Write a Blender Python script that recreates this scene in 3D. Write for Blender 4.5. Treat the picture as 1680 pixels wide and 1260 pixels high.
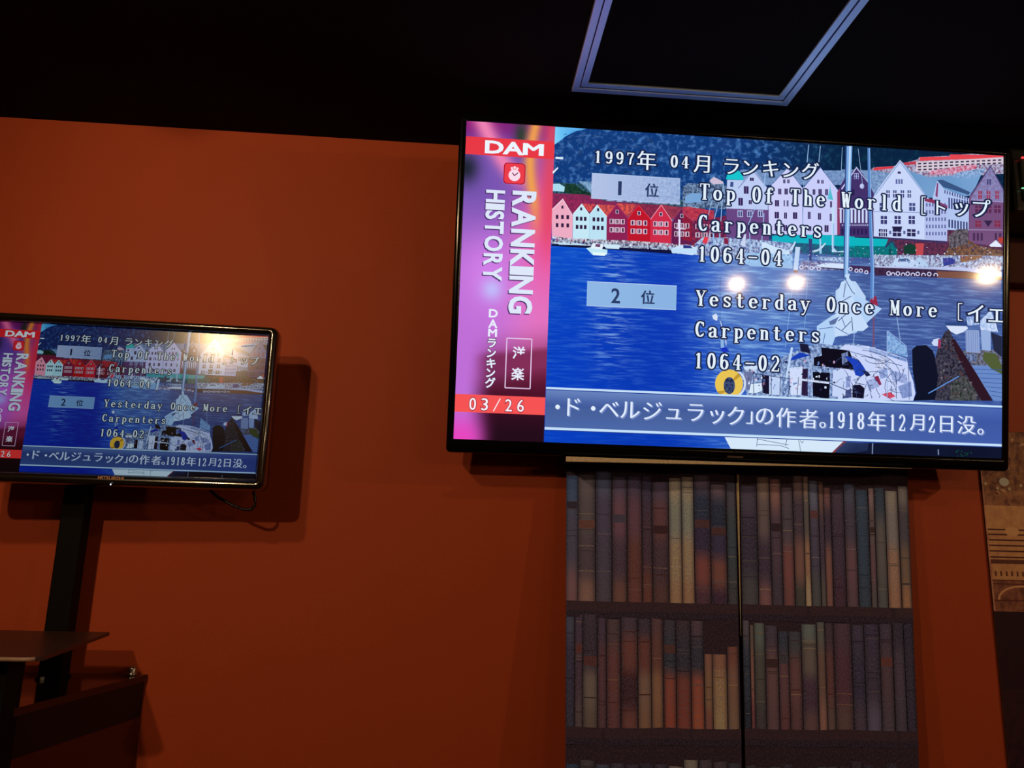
import bpy, bmesh, math, random
import numpy as np
from mathutils import Matrix, Vector, Euler

for o in list(bpy.data.objects):
    bpy.data.objects.remove(o)
S = bpy.context.scene
COL = S.collection
random.seed(7)
rad = math.radians

# ------------------------------------------------------------------ camera
FP = 1230.0                                    # focal length in pixels of the 1680 wide frame
CZ = 1.45                                      # camera height over the floor
R = np.array([[0.9969, -0.0733, 0.0269], [0.0408, 0.195, -0.98], [0.0665, 0.9781, 0.1974]])
U_, _, V_ = np.linalg.svd(R); R = U_ @ V_
cam = bpy.data.cameras.new('camera'); cam_o = bpy.data.objects.new('camera', cam); COL.objects.link(cam_o)
cam.sensor_width = 36; cam.lens = FP / 1680 * 36; cam.clip_start = .02
M = Matrix.Identity(4)
for i in range(3):
    M[i][0] = R[0, i]; M[i][1] = -R[1, i]; M[i][2] = -R[2, i]
M[2][3] = CZ
cam_o.matrix_world = M
S.camera = cam_o

# ------------------------------------------------------------------ world, exposure
w = bpy.data.worlds.new('room_dark'); S.world = w; w.use_nodes = True
w.node_tree.nodes['Background'].inputs[0].default_value = (.010, .006, .005, 1)
w.node_tree.nodes['Background'].inputs[1].default_value = 1.0
S.view_settings.view_transform = 'Standard'; S.view_settings.look = 'None'
S.view_settings.exposure = 0; S.view_settings.gamma = 1; S.view_settings.use_curve_mapping = False

YW = 1.543                                     # the wall with the screens
ZC = CZ + .850                                 # ceiling height

WARM = (1.0, .66, .34)
DOWNLIGHTS = [(-.875, -.44, 25.0, .020), (-.78, .31, 11.0, .026), (2.35, .35, 22.0, .026)]  # third one is added, unseen, to brighten the wall right of the large screen
WALL_LAMPS = [(1.79, -2.05, .645, 6.0), (2.19, -2.05, .675, 6.0), (3.40, -1.90, .775, 12.0)]

def spot_light(name, loc, energy, radius, size=165, blend=.6, target=None, colour=WARM, parent=None):
    l = bpy.data.lights.new(name, 'SPOT'); l.energy = energy; l.color = colour
    l.spot_size = rad(size); l.spot_blend = blend; l.shadow_soft_size = radius
    o = bpy.data.objects.new(name, l); COL.objects.link(o); o.location = loc
    if target is not None:
        o.rotation_euler = (Vector(target) - Vector(loc)).to_track_quat('-Z', 'Y').to_euler()
    return o

# ------------------------------------------------------------------ helpers
def ray(px, py):
    d = R.T @ np.array([(px - 840) / FP, (py - 630) / FP, 1.0])
    return d
def at(px, py, y):                              # the point seen at a pixel, on the vertical plane y
    d = ray(px, py); p = d * (y / d[1]); return Vector((p[0], p[1], p[2] + CZ))

def lin(c):
    return tuple((((v / 255) / 12.92) if v / 255 <= .04045 else ((v / 255 + .055) / 1.055) ** 2.4) for v in c)

def tag(o, label=None, cat=None, group=None, kind=None):
    if label: o['label'] = label
    if cat: o['category'] = cat
    if group: o['group'] = group
    if kind: o['kind'] = kind
    return o

def thing(name, label, cat, loc=(0, 0, 0), rot=(0, 0, 0), group=None):
    o = bpy.data.objects.new(name, None); COL.objects.link(o); o.empty_display_size = .05
    o.location = loc; o.rotation_euler = rot
    return tag(o, label, cat, group)

def mk(name, bm, mat, parent=None, smooth=False, label=None, kind=None):
    me = bpy.data.meshes.new(name); bmesh.ops.recalc_face_normals(bm, faces=bm.faces); bm.to_mesh(me); bm.free()
    if smooth:
        for p in me.polygons: p.use_smooth = True
    me.materials.append(mat)
    o = bpy.data.objects.new(name, me); COL.objects.link(o)
    if parent: o.parent = parent
    return tag(o, label, None, None, kind)

def box(bm, a, b, bevel=0, seg=2):
    r = bmesh.ops.create_cube(bm, size=1)
    for v in r['verts']:
        v.co = Vector([a[i] + (v.co[i] + .5) * (b[i] - a[i]) for i in range(3)])
    if bevel:
        es = list({e for v in r['verts'] for e in v.link_edges})
        bmesh.ops.bevel(bm, geom=es, offset=bevel, segments=seg, affect='EDGES', profile=.5)
    return bm
def B(a, b, bevel=0, seg=2): return box(bmesh.new(), a, b, bevel, seg)

def tube(bm, pts, r, n=10, cap=True):
    pts = [Vector(p) for p in pts]; rings = []
    for i, p in enumerate(pts):
        t = (pts[min(i + 1, len(pts) - 1)] - pts[max(i - 1, 0)]).normalized()
        q = t.to_track_quat('Z', 'Y'); rr = r[i] if isinstance(r, (list, tuple)) else r
        rings.append([bm.verts.new(p + q @ Vector((math.cos(k * 2 * math.pi / n) * rr, math.sin(k * 2 * math.pi / n) * rr, 0))) for k in range(n)])
    for a, b in zip(rings, rings[1:]):
        for k in range(n):
            bm.faces.new((a[k], a[(k + 1) % n], b[(k + 1) % n], b[k]))
    if cap:
        bm.faces.new(rings[0][::-1]); bm.faces.new(rings[-1])
    return bm

def loop(x0, x1, z0, z1, r, y, n=5):            # rounded rectangle facing -y
    pts = []
    for cx, cz, a in ((x1 - r, z1 - r, 0), (x0 + r, z1 - r, 90), (x0 + r, z0 + r, 180), (x1 - r, z0 + r, 270)):
        for k in range(n + 1):
            t = rad(a + 90 * k / n); pts.append((cx + r * math.cos(t), y, cz + r * math.sin(t)))
    return pts
def loft(bm, loops, cap_first=False, cap_last=False):
    rings = [[bm.verts.new(p) for p in l] for l in loops]
    for a, b in zip(rings, rings[1:]):
        n = len(a)
        for k in range(n):
            bm.faces.new((a[k], a[(k + 1) % n], b[(k + 1) % n], b[k]))
    if cap_first: bm.faces.new(rings[0])
    if cap_last: bm.faces.new(rings[-1])
    return bm

def prism(bm, poly, z0, z1):
    lo = [bm.verts.new((x, y, z0)) for x, y in poly]; hi = [bm.verts.new((x, y, z1)) for x, y in poly]
    n = len(poly)
    for k in range(n): bm.faces.new((lo[k], lo[(k + 1) % n], hi[(k + 1) % n], hi[k]))
    bm.faces.new(lo[::-1]); bm.faces.new(hi); return bm

# ------------------------------------------------------------------ materials
def material(name, col, rough=.6, metal=0, spec=.5, coat=0, emit=None, estr=0, noise=None, bump=0, bscale=200):
    m = bpy.data.materials.new(name); m.use_nodes = True; nt = m.node_tree; b = nt.nodes['Principled BSDF']
    b.inputs['Base Color'].default_value = (*col, 1); b.inputs['Roughness'].default_value = rough
    b.inputs['Metallic'].default_value = metal; b.inputs['Specular IOR Level'].default_value = spec
    b.inputs['Coat Weight'].default_value = coat; b.inputs['Coat Roughness'].default_value = .08
    if emit:
        b.inputs['Emission Color'].default_value = (*emit, 1); b.inputs['Emission Strength'].default_value = estr
    tc = nt.nodes.new('ShaderNodeTexCoord')
    if noise:
        sc, amt = noise
        nz = nt.nodes.new('ShaderNodeTexNoise'); nz.inputs['Scale'].default_value = sc; nz.inputs['Detail'].default_value = 6
        mr = nt.nodes.new('ShaderNodeMapRange'); mr.inputs['To Min'].default_value = 1 - amt; mr.inputs['To Max'].default_value = 1 + amt
        mx = nt.nodes.new('ShaderNodeMix'); mx.data_type = 'RGBA'; mx.blend_type = 'MULTIPLY'; mx.inputs[0].default_value = 1
        nt.links.new(tc.outputs['Object'], nz.inputs['Vector']); nt.links.new(nz.outputs[0], mr.inputs['Value'])
        mx.inputs[6].default_value = (*col, 1); nt.links.new(mr.outputs[0], mx.inputs[7]); nt.links.new(mx.outputs[2], b.inputs['Base Color'])
    if bump:
        nb = nt.nodes.new('ShaderNodeTexNoise'); nb.inputs['Scale'].default_value = bscale; nb.inputs['Detail'].default_value = 4
        bp = nt.nodes.new('ShaderNodeBump'); bp.inputs['Strength'].default_value = bump; bp.inputs['Distance'].default_value = .002
        nt.links.new(tc.outputs['Object'], nb.inputs['Vector']); nt.links.new(nb.outputs[0], bp.inputs['Height'])
        nt.links.new(bp.outputs[0], b.inputs['Normal'])
    return m

MW = material('orange_wallpaper', (.47, .070, .019), .62, spec=.3, noise=(9, .05), bump=.25, bscale=420)
MCEIL = material('black_ceiling_paint', (.012, .008, .009), .9, spec=.1, noise=(30, .1))
MFLOOR = material('dark_carpet', (.03, .015, .012), .95, spec=.1, noise=(60, .3))
MSOFFIT = material('dark_brown_paint', (.085, .028, .02), .8, spec=.2, noise=(30, .1))
MBLK = material('black_plastic', (.006, .006, .006), .35, spec=.4, noise=(80, .1))
MGLOSS = material('gloss_black_plastic', (.003, .003, .004), .16, spec=.3, coat=0)
MPIANO = material('piano_black_bezel', (.012, .009, .006), .18, spec=.8, coat=1.0, noise=(60, .3))
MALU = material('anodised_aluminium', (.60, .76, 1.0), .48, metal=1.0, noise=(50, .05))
MSTEEL = material('black_steel', (.004, .003, .003), .7, spec=.15, noise=(70, .15))
MCHROME = material('chrome', (.35, .33, .33), .3, metal=1, noise=(50, .03))
MTOP = material('dark_table_laminate', (.05, .022, .018), .38, spec=.5, noise=(25, .2))
MEDGE = material('worn_table_edge', (.35, .22, .17), .4, spec=.5, noise=(90, .3))
MCAB = material('gloss_shaded_wall_red', (.035, .006, .006), .16, spec=.6, coat=.7, noise=(12, .15))  # dark red of the wall in shade, put into the colour
MCABD = material('gloss_dark_top', (.018, .006, .006), .14, spec=.6, coat=.6, noise=(12, .15))
MBEIGE = material('beige_hem', (.80, .66, .46), .85, spec=.1, noise=(180, .35))
MWHITE = material('white_plastic', (.7, .68, .65), .4, noise=(80, .05))
MBRONZE = material('bronze_lettering', (.75, .38, .20), .35, metal=.3, noise=(80, .1))
MBULB = material('warm_bulb', (1, .8, .5), .5, emit=(1, .74, .40), estr=60)
MBULB2 = material('warm_lamp_lens', (1, .8, .5), .5, emit=(1, .74, .42), estr=38)
MRED = material('red_indicator', (.8, .05, .03), .4, emit=(1, .05, .05), estr=1.2)
MGRN = material('green_indicator', (.05, .6, .2), .4, emit=(.3, 1, .5), estr=.8)
MLED = material('white_indicator', (.8, .8, .8), .4, emit=(.8, .9, 1), estr=1.0)
MCONE = material('speaker_grille', (.01, .01, .01), .7, noise=(300, .4), bump=.4, bscale=900)

def attr_material(name, attr_only=True, mode='print', noise_scale=(60, 60, 60), thr=(.45, .6), detail=3, emis=1.0,
                  gamma=1.0, tint=(1, 1, 1), rough=.16, coat=0.0):
    """colour comes from the attributes col / col2, blended by a procedural noise"""
    m = bpy.data.materials.new(name); m.use_nodes = True; nt = m.node_tree; b = nt.nodes['Principled BSDF']
    a = nt.nodes.new('ShaderNodeAttribute'); a.attribute_name = 'col'
    a2 = nt.nodes.new('ShaderNodeAttribute'); a2.attribute_name = 'col2'
    tc = nt.nodes.new('ShaderNodeTexCoord'); mp = nt.nodes.new('ShaderNodeMapping'); mp.inputs['Scale'].default_value = noise_scale
    nz = nt.nodes.new('ShaderNodeTexNoise'); nz.inputs['Scale'].default_value = 1; nz.inputs['Detail'].default_value = detail
    nz.inputs['Roughness'].default_value = .62
    mr = nt.nodes.new('ShaderNodeMapRange'); mr.inputs['From Min'].default_value = thr[0]; mr.inputs['From Max'].default_value = thr[1]
    mx = nt.nodes.new('ShaderNodeMix'); mx.data_type = 'RGBA'
    L = nt.links.new
    L(tc.outputs['Object'], mp.inputs['Vector']); L(mp.outputs[0], nz.inputs['Vector']); L(nz.outputs[0], mr.inputs['Value'])
    L(mr.outputs[0], mx.inputs[0]); L(a.outputs['Color'], mx.inputs[6]); L(a2.outputs['Color'], mx.inputs[7])
    out = mx.outputs[2]
    if mode == 'screen':
        g = nt.nodes.new('ShaderNodeGamma'); g.inputs[1].default_value = gamma; L(out, g.inputs[0])
        t = nt.nodes.new('ShaderNodeMix'); t.data_type = 'RGBA'; t.blend_type = 'MULTIPLY'; t.inputs[0].default_value = 1
        t.inputs[7].default_value = (*tint, 1); L(g.outputs[0], t.inputs[6])
        b.inputs['Base Color'].default_value = (.004, .004, .005, 1); b.inputs['Roughness'].default_value = rough
        b.inputs['Specular IOR Level'].default_value = .5
        L(t.outputs[2], b.inputs['Emission Color']); b.inputs['Emission Strength'].default_value = emis
    else:
        b.inputs['Roughness'].default_value = rough; b.inputs['Specular IOR Level'].default_value = .25
        L(out, b.inputs['Base Color'])
    return m

def screen_set(tag_, **k):
    return [attr_material(f'{tag_}_picture_{n}', mode='screen', noise_scale=s, thr=t, detail=d, **k) for n, s, t, d in (
        ('flat', (50, 50, 50), (.4, .6), 2),
        ('water', (17, 1, 200), (.48, .74), 4),
        ('hill', (75, 1, 75), (.50, .68), 6),
        ('clutter', (190, 1, 150), (.38, .62), 3),
        ('soft', (6, 1, 6), (.3, .7), 2))]
FLAT, WATER, HILL, CLUT, SOFT = range(5)

# ------------------------------------------------------------------ the two television poses
BW = 1.107; BH = BW * 9 / 16
SW = .535 * YW / 1.72; SH = SW * 9 / 16
def pose(centre, rot):
    e = Euler(rot, 'XYZ'); return Vector((centre[0], centre[1], centre[2] + CZ)), e.to_matrix()
BC, BR_ = pose((.5416, 1.3935, .4862), (rad(8.74), 0, rad(.1)))
k_ = YW / 1.72
SC, SR_ = pose((-.68 * k_, 1.5569 * k_, .2472 * k_), (0, 0, rad(2.6)))

def P(px, py):                                   # pixel on the big screen -> picture units 1600 x 900
    d = Vector(ray(px, py)); n = BR_ @ Vector((0, 1, 0)); c = BC - Vector((0, 0, CZ))
    q = d * (c.dot(n) / d.dot(n)) - c
    l = BR_.transposed() @ q
    return ((l.x / BW + .5) * 1600, (.5 - l.z / BH) * 900)

# ------------------------------------------------------------------ structure: the room
X0, X1, Y0 = -2.3, 3.9, -2.3
tag(mk('wall_front', B((X0, YW, 0), (X1, YW + .12, ZC)), MW), kind='structure')
tag(mk('wall_back', B((X0, Y0 - .12, 0), (X1, Y0, ZC)), MW), kind='structure')
tag(mk('wall_left', B((X0 - .12, Y0 - .12, 0), (X0, YW + .12, ZC)), MW), kind='structure')
tag(mk('wall_right', B((X1, Y0 - .12, 0), (X1 + .12, YW + .12, ZC)), MW), kind='structure')
tag(mk('floor', B((X0 - .12, Y0 - .12, -.1), (X1 + .12, YW + .12, 0)), MFLOOR), kind='structure')
tag(mk('ceiling', B((X0 - .12, Y0 - .12, ZC), (X1 + .12, YW + .12, ZC + .1)), MCEIL), kind='structure')
# boxed-in beam along the top of the wall, right of the large screen
pz = at(1665, 464, YW - .04).z
tag(mk('trim_1', B((1.02, YW - .04, pz), (X1, YW, ZC), .004), MSOFFIT), kind='structure')

# ceiling hatch
yh = .850 / .6542
hx0, hx1, hy1 = .188, .617, yh; hy0 = yh - .45
ha = thing('access_hatch', 'square black ceiling hatch with a double silvery frame lit blue by the screen', 'hatch', ((hx0 + hx1) / 2, (hy0 + hy1) / 2, ZC))
def ring_bm(x0, x1, y0, y1, wd, z0, z1):
    bm = bmesh.new()
    for a, b in (((x0, y0), (x1, y0 + wd)), ((x0, y1 - wd), (x1, y1)), ((x0, y0 + wd), (x0 + wd, y1 - wd)), ((x1 - wd, y0 + wd), (x1, y1 - wd))):
        box(bm, (a[0], a[1], z0), (b[0], b[1], z1), .0012, 2)
    return bm
hw, hh = (hx1 - hx0) / 2, (hy1 - hy0) / 2
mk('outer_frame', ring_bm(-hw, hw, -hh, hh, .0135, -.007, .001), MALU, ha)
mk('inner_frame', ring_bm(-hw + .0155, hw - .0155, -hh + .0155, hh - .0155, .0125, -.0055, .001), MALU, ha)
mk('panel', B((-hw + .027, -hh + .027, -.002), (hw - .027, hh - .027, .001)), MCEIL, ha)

# ------------------------------------------------------------------ picture builder
class Pic:
    def __init__(s): s.v = []; s.f = []; s.c = []; s.c2 = []; s.m = []
    def poly(s, pts, col, layer, col2=None, mat=FLAT, raw=False):
        """pts in picture units; col one colour or one per vertex (0-255)"""
        base = len(s.v)
        for i, (x, y) in enumerate(pts):
            s.v.append(((x / 1600 - .5) * BW, -layer * 2.5e-5, (.5 - y / 900) * BH))
            c = col[i] if isinstance(col[0], (tuple, list)) else col
            s.c.append((*lin(c), 1))
            d = col2 if col2 is not None else c
            if isinstance(d[0], (tuple, list)): d = d[i]
            s.c2.append((*lin(d), 1))
        s.f.append(tuple(range(base, base + len(pts)))); s.m.append(mat)
    def tris(s, V, F, col, layer):
        base = len(s.v); c = (*lin(col), 1)
        for x, y in V:
            s.v.append(((x / 1600 - .5) * BW, -layer * 2.5e-5, (.5 - y / 900) * BH)); s.c.append(c); s.c2.append(c)
        for f in F: s.f.append(tuple(base + i for i in f)); s.m.append(FLAT)
    def grid(s, x0, x1, y0, y1, nx, ny, fn, layer, mat=FLAT, fn2=None):
        base = len(s.v)
        for j in range(ny + 1):
            for i in range(nx + 1):
                x = x0 + (x1 - x0) * i / nx; y = y0 + (y1 - y0) * j / ny
                s.v.append(((x / 1600 - .5) * BW, -layer * 2.5e-5, (.5 - y / 900) * BH))
                c = fn(x, y); s.c.append((*lin(c), 1)); s.c2.append((*lin(fn2(x, y) if fn2 else c), 1))
        for j in range(ny):
            for i in range(nx):
                a = base + j * (nx + 1) + i
                s.f.append((a, a + nx + 1, a + nx + 2, a + 1)); s.m.append(mat)
    def build(s, name, mats, parent, loc=(0, 0, 0), scale=1.0, label=None):
        me = bpy.data.meshes.new(name); me.from_pydata(s.v, [], s.f)
        for an, arr in (('col', s.c), ('col2', s.c2)):
            at_ = me.attributes.new(an, 'FLOAT_COLOR', 'POINT'); at_.data.foreach_set('color', np.array(arr, 'f').ravel())
        for m in mats: me.materials.append(m)
        me.polygons.foreach_set('material_index', np.array(s.m, 'i'))
        o = bpy.data.objects.new(name, me); COL.objects.link(o); o.parent = parent; o.location = loc; o.scale = (scale,) * 3
        return tag(o, label)

def Z(ox, oy, s): return lambda pts: [P(ox + x / s, oy + y / s) for x, y in pts]
z1 = Z(740, 180, 3.938); z2 = Z(1120, 200, 6); z3 = Z(1380, 210, 5.6); z4 = Z(730, 460, 3.938)
z5 = Z(1120, 420, 6); z6 = Z(1380, 420, 5.6); z7 = Z(1120, 600, 6); z8 = Z(1380, 600, 5.6)
z9 = Z(1280, 340, 8.4); z10 = Z(1100, 360, 8.4); z0 = Z(0, 0, 1)
def wob(pts, n=1, a=1): return pts

pic = Pic()
XL = P(902, 450)[0]                               # right border of the pink side panel
def mix(a, b, t): t = max(0, min(1, t)); return tuple(a[i] + (b[i] - a[i]) * t for i in range(3))
def sm(a, b, x): t = max(0, min(1, (x - a) / (b - a))); return t * t * (3 - 2 * t)

# background water
WY0 = P(1000, 400)[1]
def wat(x, y):
    c = mix((6, 76, 200), (2, 62, 190), sm(WY0, 640, y))
    c = mix(c, (4, 48, 168), sm(300, 520, x) * (1 - sm(620, 760, x)) * .5)
    c = mix(c, (84, 122, 192), sm(600, 820, x) * (1 - sm(430, 760, y) * .6))
    c = mix(c, (56, 76, 138), sm(900, 1200, x) * .75)
    return c
def wat2(x, y):
    c = wat(x, y); k = .22 + .65 * sm(600, 760, x)
    k += .7 * math.exp(-((x - 430) / 60) ** 2) * (1 - sm(560, 800, y))
    return mix(c, mix((160, 208, 250), (120, 158, 214), sm(900, 1200, x)), min(k, .95) * (1 - .5 * sm(600, 900, y)))
pic.grid(XL - 10, 1600, WY0 - 40, 900, 60, 40, wat, 1, WATER, wat2)
# hill and sky
def hil(x, y):
    return mix((14, 58, 124), (6, 34, 66), sm(700, 1150, x))
def hil2(x, y):
    return mix((72, 124, 190), (12, 54, 76), sm(850, 1150, x))
pic.grid(XL - 10, 1600, -4, WY0, 40, 16, hil, 1, HILL, hil2)
pic.poly(z1([(674, 100), (900, 118), (800, 140), (740, 172), (700, 205), (668, 225)]), [(120, 205, 250), (90, 175, 240), (80, 165, 235), (90, 180, 240), (120, 205, 250), (130, 215, 250)], 2)
for k in range(130):                              # lighter ridges and woods on the hill
    x = random.uniform(690, 1560); y = 150 + random.random() * 240 + (x - 690) * .06
    if x > 1300: continue
    l = random.uniform(8, 46); h = random.uniform(2, 7)
    c = mix((50, 88, 150), (20, 50, 100), random.random())
    pic.poly(z1([(x, y), (x + l, y - h), (x + l * 1.2, y + h), (x + l * .4, y + h * 1.6)]), c, 2, mix(c, (90, 130, 190), .5), HILL)
# houses above the wharf
def box_px(zf, x0, y0, x1, y1, col, layer, sl=.03, mat=FLAT, col2=None):
    pic.poly(zf([(x0, y0), (x1, y0 + (x1 - x0) * sl), (x1, y1 + (x1 - x0) * sl), (x0, y1)]), col, layer, col2, mat)
pic.poly(z1([(655, 470), (900, 480), (1000, 520), (1640, 600), (1640, 660), (655, 600)]), (20, 46, 60), 3, (60, 110, 130), CLUT)
pic.poly(z1([(655, 480), (700, 478), (735, 500), (730, 530), (655, 525)]), (170, 220, 240), 4)
pic.poly(z1([(820, 462), (1010, 468), (1060, 520), (900, 535), (870, 500)]), (150, 190, 225), 4, (90, 130, 170), CLUT)
pic.poly(z1([(1000, 500), (1480, 540), (1480, 615), (1000, 590)]), (90, 80, 130), 4, (170, 190, 225), CLUT)
pic.poly(z1([(1510, 560), (1560, 530), (1600, 570), (1600, 640), (1510, 620)]), (190, 215, 240), 4, (80, 120, 160), CLUT)
pic.poly(z1([(740, 480), (790, 478), (850, 520), (905, 545), (905, 570), (730, 535)]), (14, 42, 40), 4, (30, 70, 50), CLUT)
# wharf houses
def win_row(zf, x0, x1, y, n, w_, h_, col, layer, sl=.03, frame=None):
    for i in range(n):
        cx = x0 + (x1 - x0) * (i + .5) / n; cy = y + (cx - x0) * sl
        if frame: pic.poly(zf([(cx - w_ * .75, cy - h_ * .62), (cx + w_ * .75, cy - h_ * .62), (cx + w_ * .75, cy + h_ * .62), (cx - w_ * .75, cy + h_ * .62)]), frame, layer)
        pic.poly(zf([(cx - w_ / 2, cy - h_ / 2), (cx + w_ / 2, cy - h_ / 2), (cx + w_ / 2, cy + h_ / 2), (cx - w_ / 2, cy + h_ / 2)]), col, layer + 1)
pic.poly(z1([(652, 540), (870, 548), (1000, 590), (1640, 640), (1640, 720), (652, 640)]), (150, 40, 90), 5, (110, 40, 80), CLUT)
for roof, c in (([(722, 572), (880, 585), (905, 610), (845, 610), (788, 680)], (160, 42, 92)),
                ([(845, 605), (935, 610), (897, 668)], (235, 85, 80)), ([(945, 612), (1078, 620), (1006, 690)], (240, 95, 80)),
                ([(1070, 605), (1200, 612), (1142, 695)], (238, 92, 74)), ([(1210, 612), (1355, 615), (1290, 700)], (150, 46, 76)),
                ([(1358, 610), (1490, 636), (1426, 712)], (165, 60, 80)), ([(1490, 632), (1700, 650), (1700, 730), (1560, 715)], (190, 66, 84))):
    pic.poly(z1(roof), c, 6, mix(c, (90, 30, 70), .6), CLUT)
for body, c, trim in (([(650, 645), (722, 574), (787, 682), (783, 850), (652, 832)], (238, 172, 196), (250, 220, 235)),
                ([(788, 672), (845, 606), (896, 678), (892, 852), (785, 848)], (196, 232, 246), (230, 248, 255)),
                ([(897, 672), (943, 613), (1006, 688), (1003, 858), (893, 852)], (186, 226, 244), (230, 248, 255)),
                ([(1006, 692), (1070, 606), (1141, 694), (1138, 862), (1004, 858)], (140, 34, 84), (180, 60, 100)),
                ([(1141, 702), (1210, 613), (1289, 702), (1286, 872), (1139, 862)], (190, 22, 44), (220, 60, 70)),
                ([(1289, 704), (1358, 612), (1427, 714), (1421, 882), (1286, 872)], (206, 44, 74), (240, 160, 180)),
                ([(1428, 722), (1490, 634), (1562, 718), (1556, 892), (1422, 886)], (98, 30, 78), (140, 60, 100)),
                ([(1562, 722), (1640, 650), (1720, 730), (1716, 900), (1557, 892)], (128, 30, 60), (160, 60, 90))):
    pic.poly(z1(body), c, 7)
    a, ap_, b_ = body[0], body[1], body[2]
    for q0, q1 in ((a, ap_), (ap_, b_)):
        pic.poly(z1([q0, q1, (q1[0], q1[1] + 7), (q0[0], q0[1] + 7)]), trim, 8)
    dark = sum(c) < 420; wc = (220, 210, 235) if dark else (60, 60, 110)
    x0, x1 = body[4][0] + 16, body[3][0] - 12
    ym = (a[1] + b_[1]) / 2
    win_row(z1, (x0 + x1) / 2 - 12, (x0 + x1) / 2 + 12, ym - 34, 1, 13, 20, (40, 30, 70), 8, frame=wc if dark else None)
    for k in range(2):
        y = ym + 28 + k * 54
        win_row(z1, x0, x1, y, 3, 17, 26, (50, 30, 66) if not dark else (60, 24, 60), 8, frame=wc if dark else None)
        if dark:
            for q in range(7):
                xx = x0 + (x1 - x0) * (q + .3) / 7
                pic.poly(z1([(xx, y - 14), (xx + 4, y - 14), (xx + 4, y + 17), (xx, y + 17)]), (230, 190, 210), 10)
    pic.poly(z1([(x0 - 14, body[4][1] - 16), (x1 + 10, body[3][1] - 18), (x1 + 10, body[3][1] - 2), (x0 - 14, body[4][1])]), (60, 30, 60), 8, (220, 220, 240), CLUT)
# waterfront strip on the left
pic.poly(z1([(648, 838), (900, 850), (1300, 872), (1640, 898), (1800, 910), (1800, 950), (1420, 928), (1000, 900), (648, 878)]), (34, 34, 78), 11, (200, 215, 240), CLUT)
pic.poly(z1([(652, 866), (900, 880), (1430, 908), (1430, 932), (1100, 908), (648, 880)]), (12, 18, 60), 12)
pic.poly(z1([(985, 868), (1095, 872), (1085, 900), (1000, 896)]), (205, 232, 246), 13)
pic.poly(z1([(660, 856), (820, 862), (880, 876), (700, 872)]), (190, 220, 240), 13)
for k in range(70):
    x = random.uniform(655, 1600); y = 838 + (x - 655) * .045 + random.uniform(-10, 20); r = random.uniform(3, 8)
    c = random.choice([(230, 240, 250), (200, 220, 245), (30, 30, 70), (190, 60, 90), (60, 80, 140)])
    pic.poly(z1([(x, y), (x + r, y - r * .6), (x + r * 1.4, y + r * .8), (x + r * .2, y + r)]), c, 14)
pic.poly(z1([(1472, 712), (1482, 712), (1480, 880), (1470, 880)]), (225, 225, 250), 15)
pic.poly(z1([(1455, 766), (1515, 768), (1515, 774), (1455, 772)]), (225, 215, 245), 15)
pic.poly(z1([(1420, 900), (1470, 878), (1520, 872), (1585, 890), (1590, 925), (1560, 940), (1440, 925)]), (205, 225, 250), 15)
pic.poly(z1([(1500, 874), (1545, 878), (1560, 896), (1500, 896)]), (40, 50, 130), 16)
# small white motor boat
pic.poly(z1([(873, 895), (905, 888), (1010, 905), (1008, 932), (990, 944), (915, 938)]), (190, 232, 245), 15)
pic.poly(z1([(915, 862), (985, 868), (975, 905), (900, 895)]), (225, 240, 250), 16)
pic.poly(z1([(935, 868), (965, 870), (962, 888), (930, 884)]), (110, 60, 110), 17)
pic.poly(z1([(915, 920), (1008, 925), (990, 944), (918, 940)]), (230, 250, 250), 16)
# --- the pale stone houses
BK = (96, 128, 178)
pic.poly(z2([(570, 470), (1680, 480), (1680, 620), (560, 620)]), BK, 6, (130, 160, 205), CLUT)
pic.poly(z3([(0, 380), (300, 390), (480, 420), (300, 620), (0, 600)]), BK, 6, (140, 170, 210), CLUT)
pic.poly(z2([(0, 640), (60, 600), (250, 620), (270, 560), (310, 540), (400, 600), (430, 640), (430, 860), (0, 830)]), (30, 48, 84), 6, (130, 160, 200), CLUT)
pic.poly(z2([(265, 580), (305, 540), (400, 590), (395, 610), (300, 615)]), (205, 190, 215), 7)
pic.poly(z2([(20, 740), (80, 700), (240, 710), (270, 770), (150, 790), (30, 800)]), (120, 165, 215), 7)
pic.poly(z2([(0, 840), (60, 835), (280, 875), (300, 960), (90, 975), (0, 900)]), (200, 66, 84), 8, (160, 40, 70), CLUT)
pic.poly(z2([(0, 900), (85, 975), (90, 1180), (0, 1160)]), (140, 28, 56), 8)
pic.poly(z2([(90, 975), (300, 950), (430, 920), (430, 1190), (90, 1180)]), (70, 30, 76), 8, (150, 40, 70), CLUT)
pic.poly(z2([(430, 700), (540, 680), (540, 860), (430, 850)]), (150, 172, 220), 8)
pic.poly(z2([(438, 570), (592, 575), (585, 760), (430, 760)]), (186, 204, 242), 8)
pic.poly(z2([(425, 565), (440, 512), (480, 484), (548, 480), (592, 520), (600, 572)]), (22, 196, 205), 9)
pic.poly(z2([(470, 590), (500, 592), (498, 640), (466, 638)]), (60, 80, 140), 9)
def gable(zf, pts, col, edge, layer):
    pic.poly(zf(pts), col, layer)
gable(z2, [(430, 765), (530, 680), (560, 618), (694, 478), (704, 478), (838, 650), (838, 870), (430, 855)], (188, 204, 244), None, 9)
pic.poly(z2([(430, 850), (850, 865), (850, 1180), (430, 1150)]), (104, 70, 130), 9)
pic.poly(z2([(840, 705), (885, 605), (1030, 448), (1172, 640), (1185, 650), (1185, 1115), (850, 1100)]), (204, 208, 250), 9)
pic.poly(z2([(1180, 660), (1200, 630), (1356, 444), (1532, 672), (1522, 1115), (1180, 1110)]), (200, 206, 250), 10)
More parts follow.
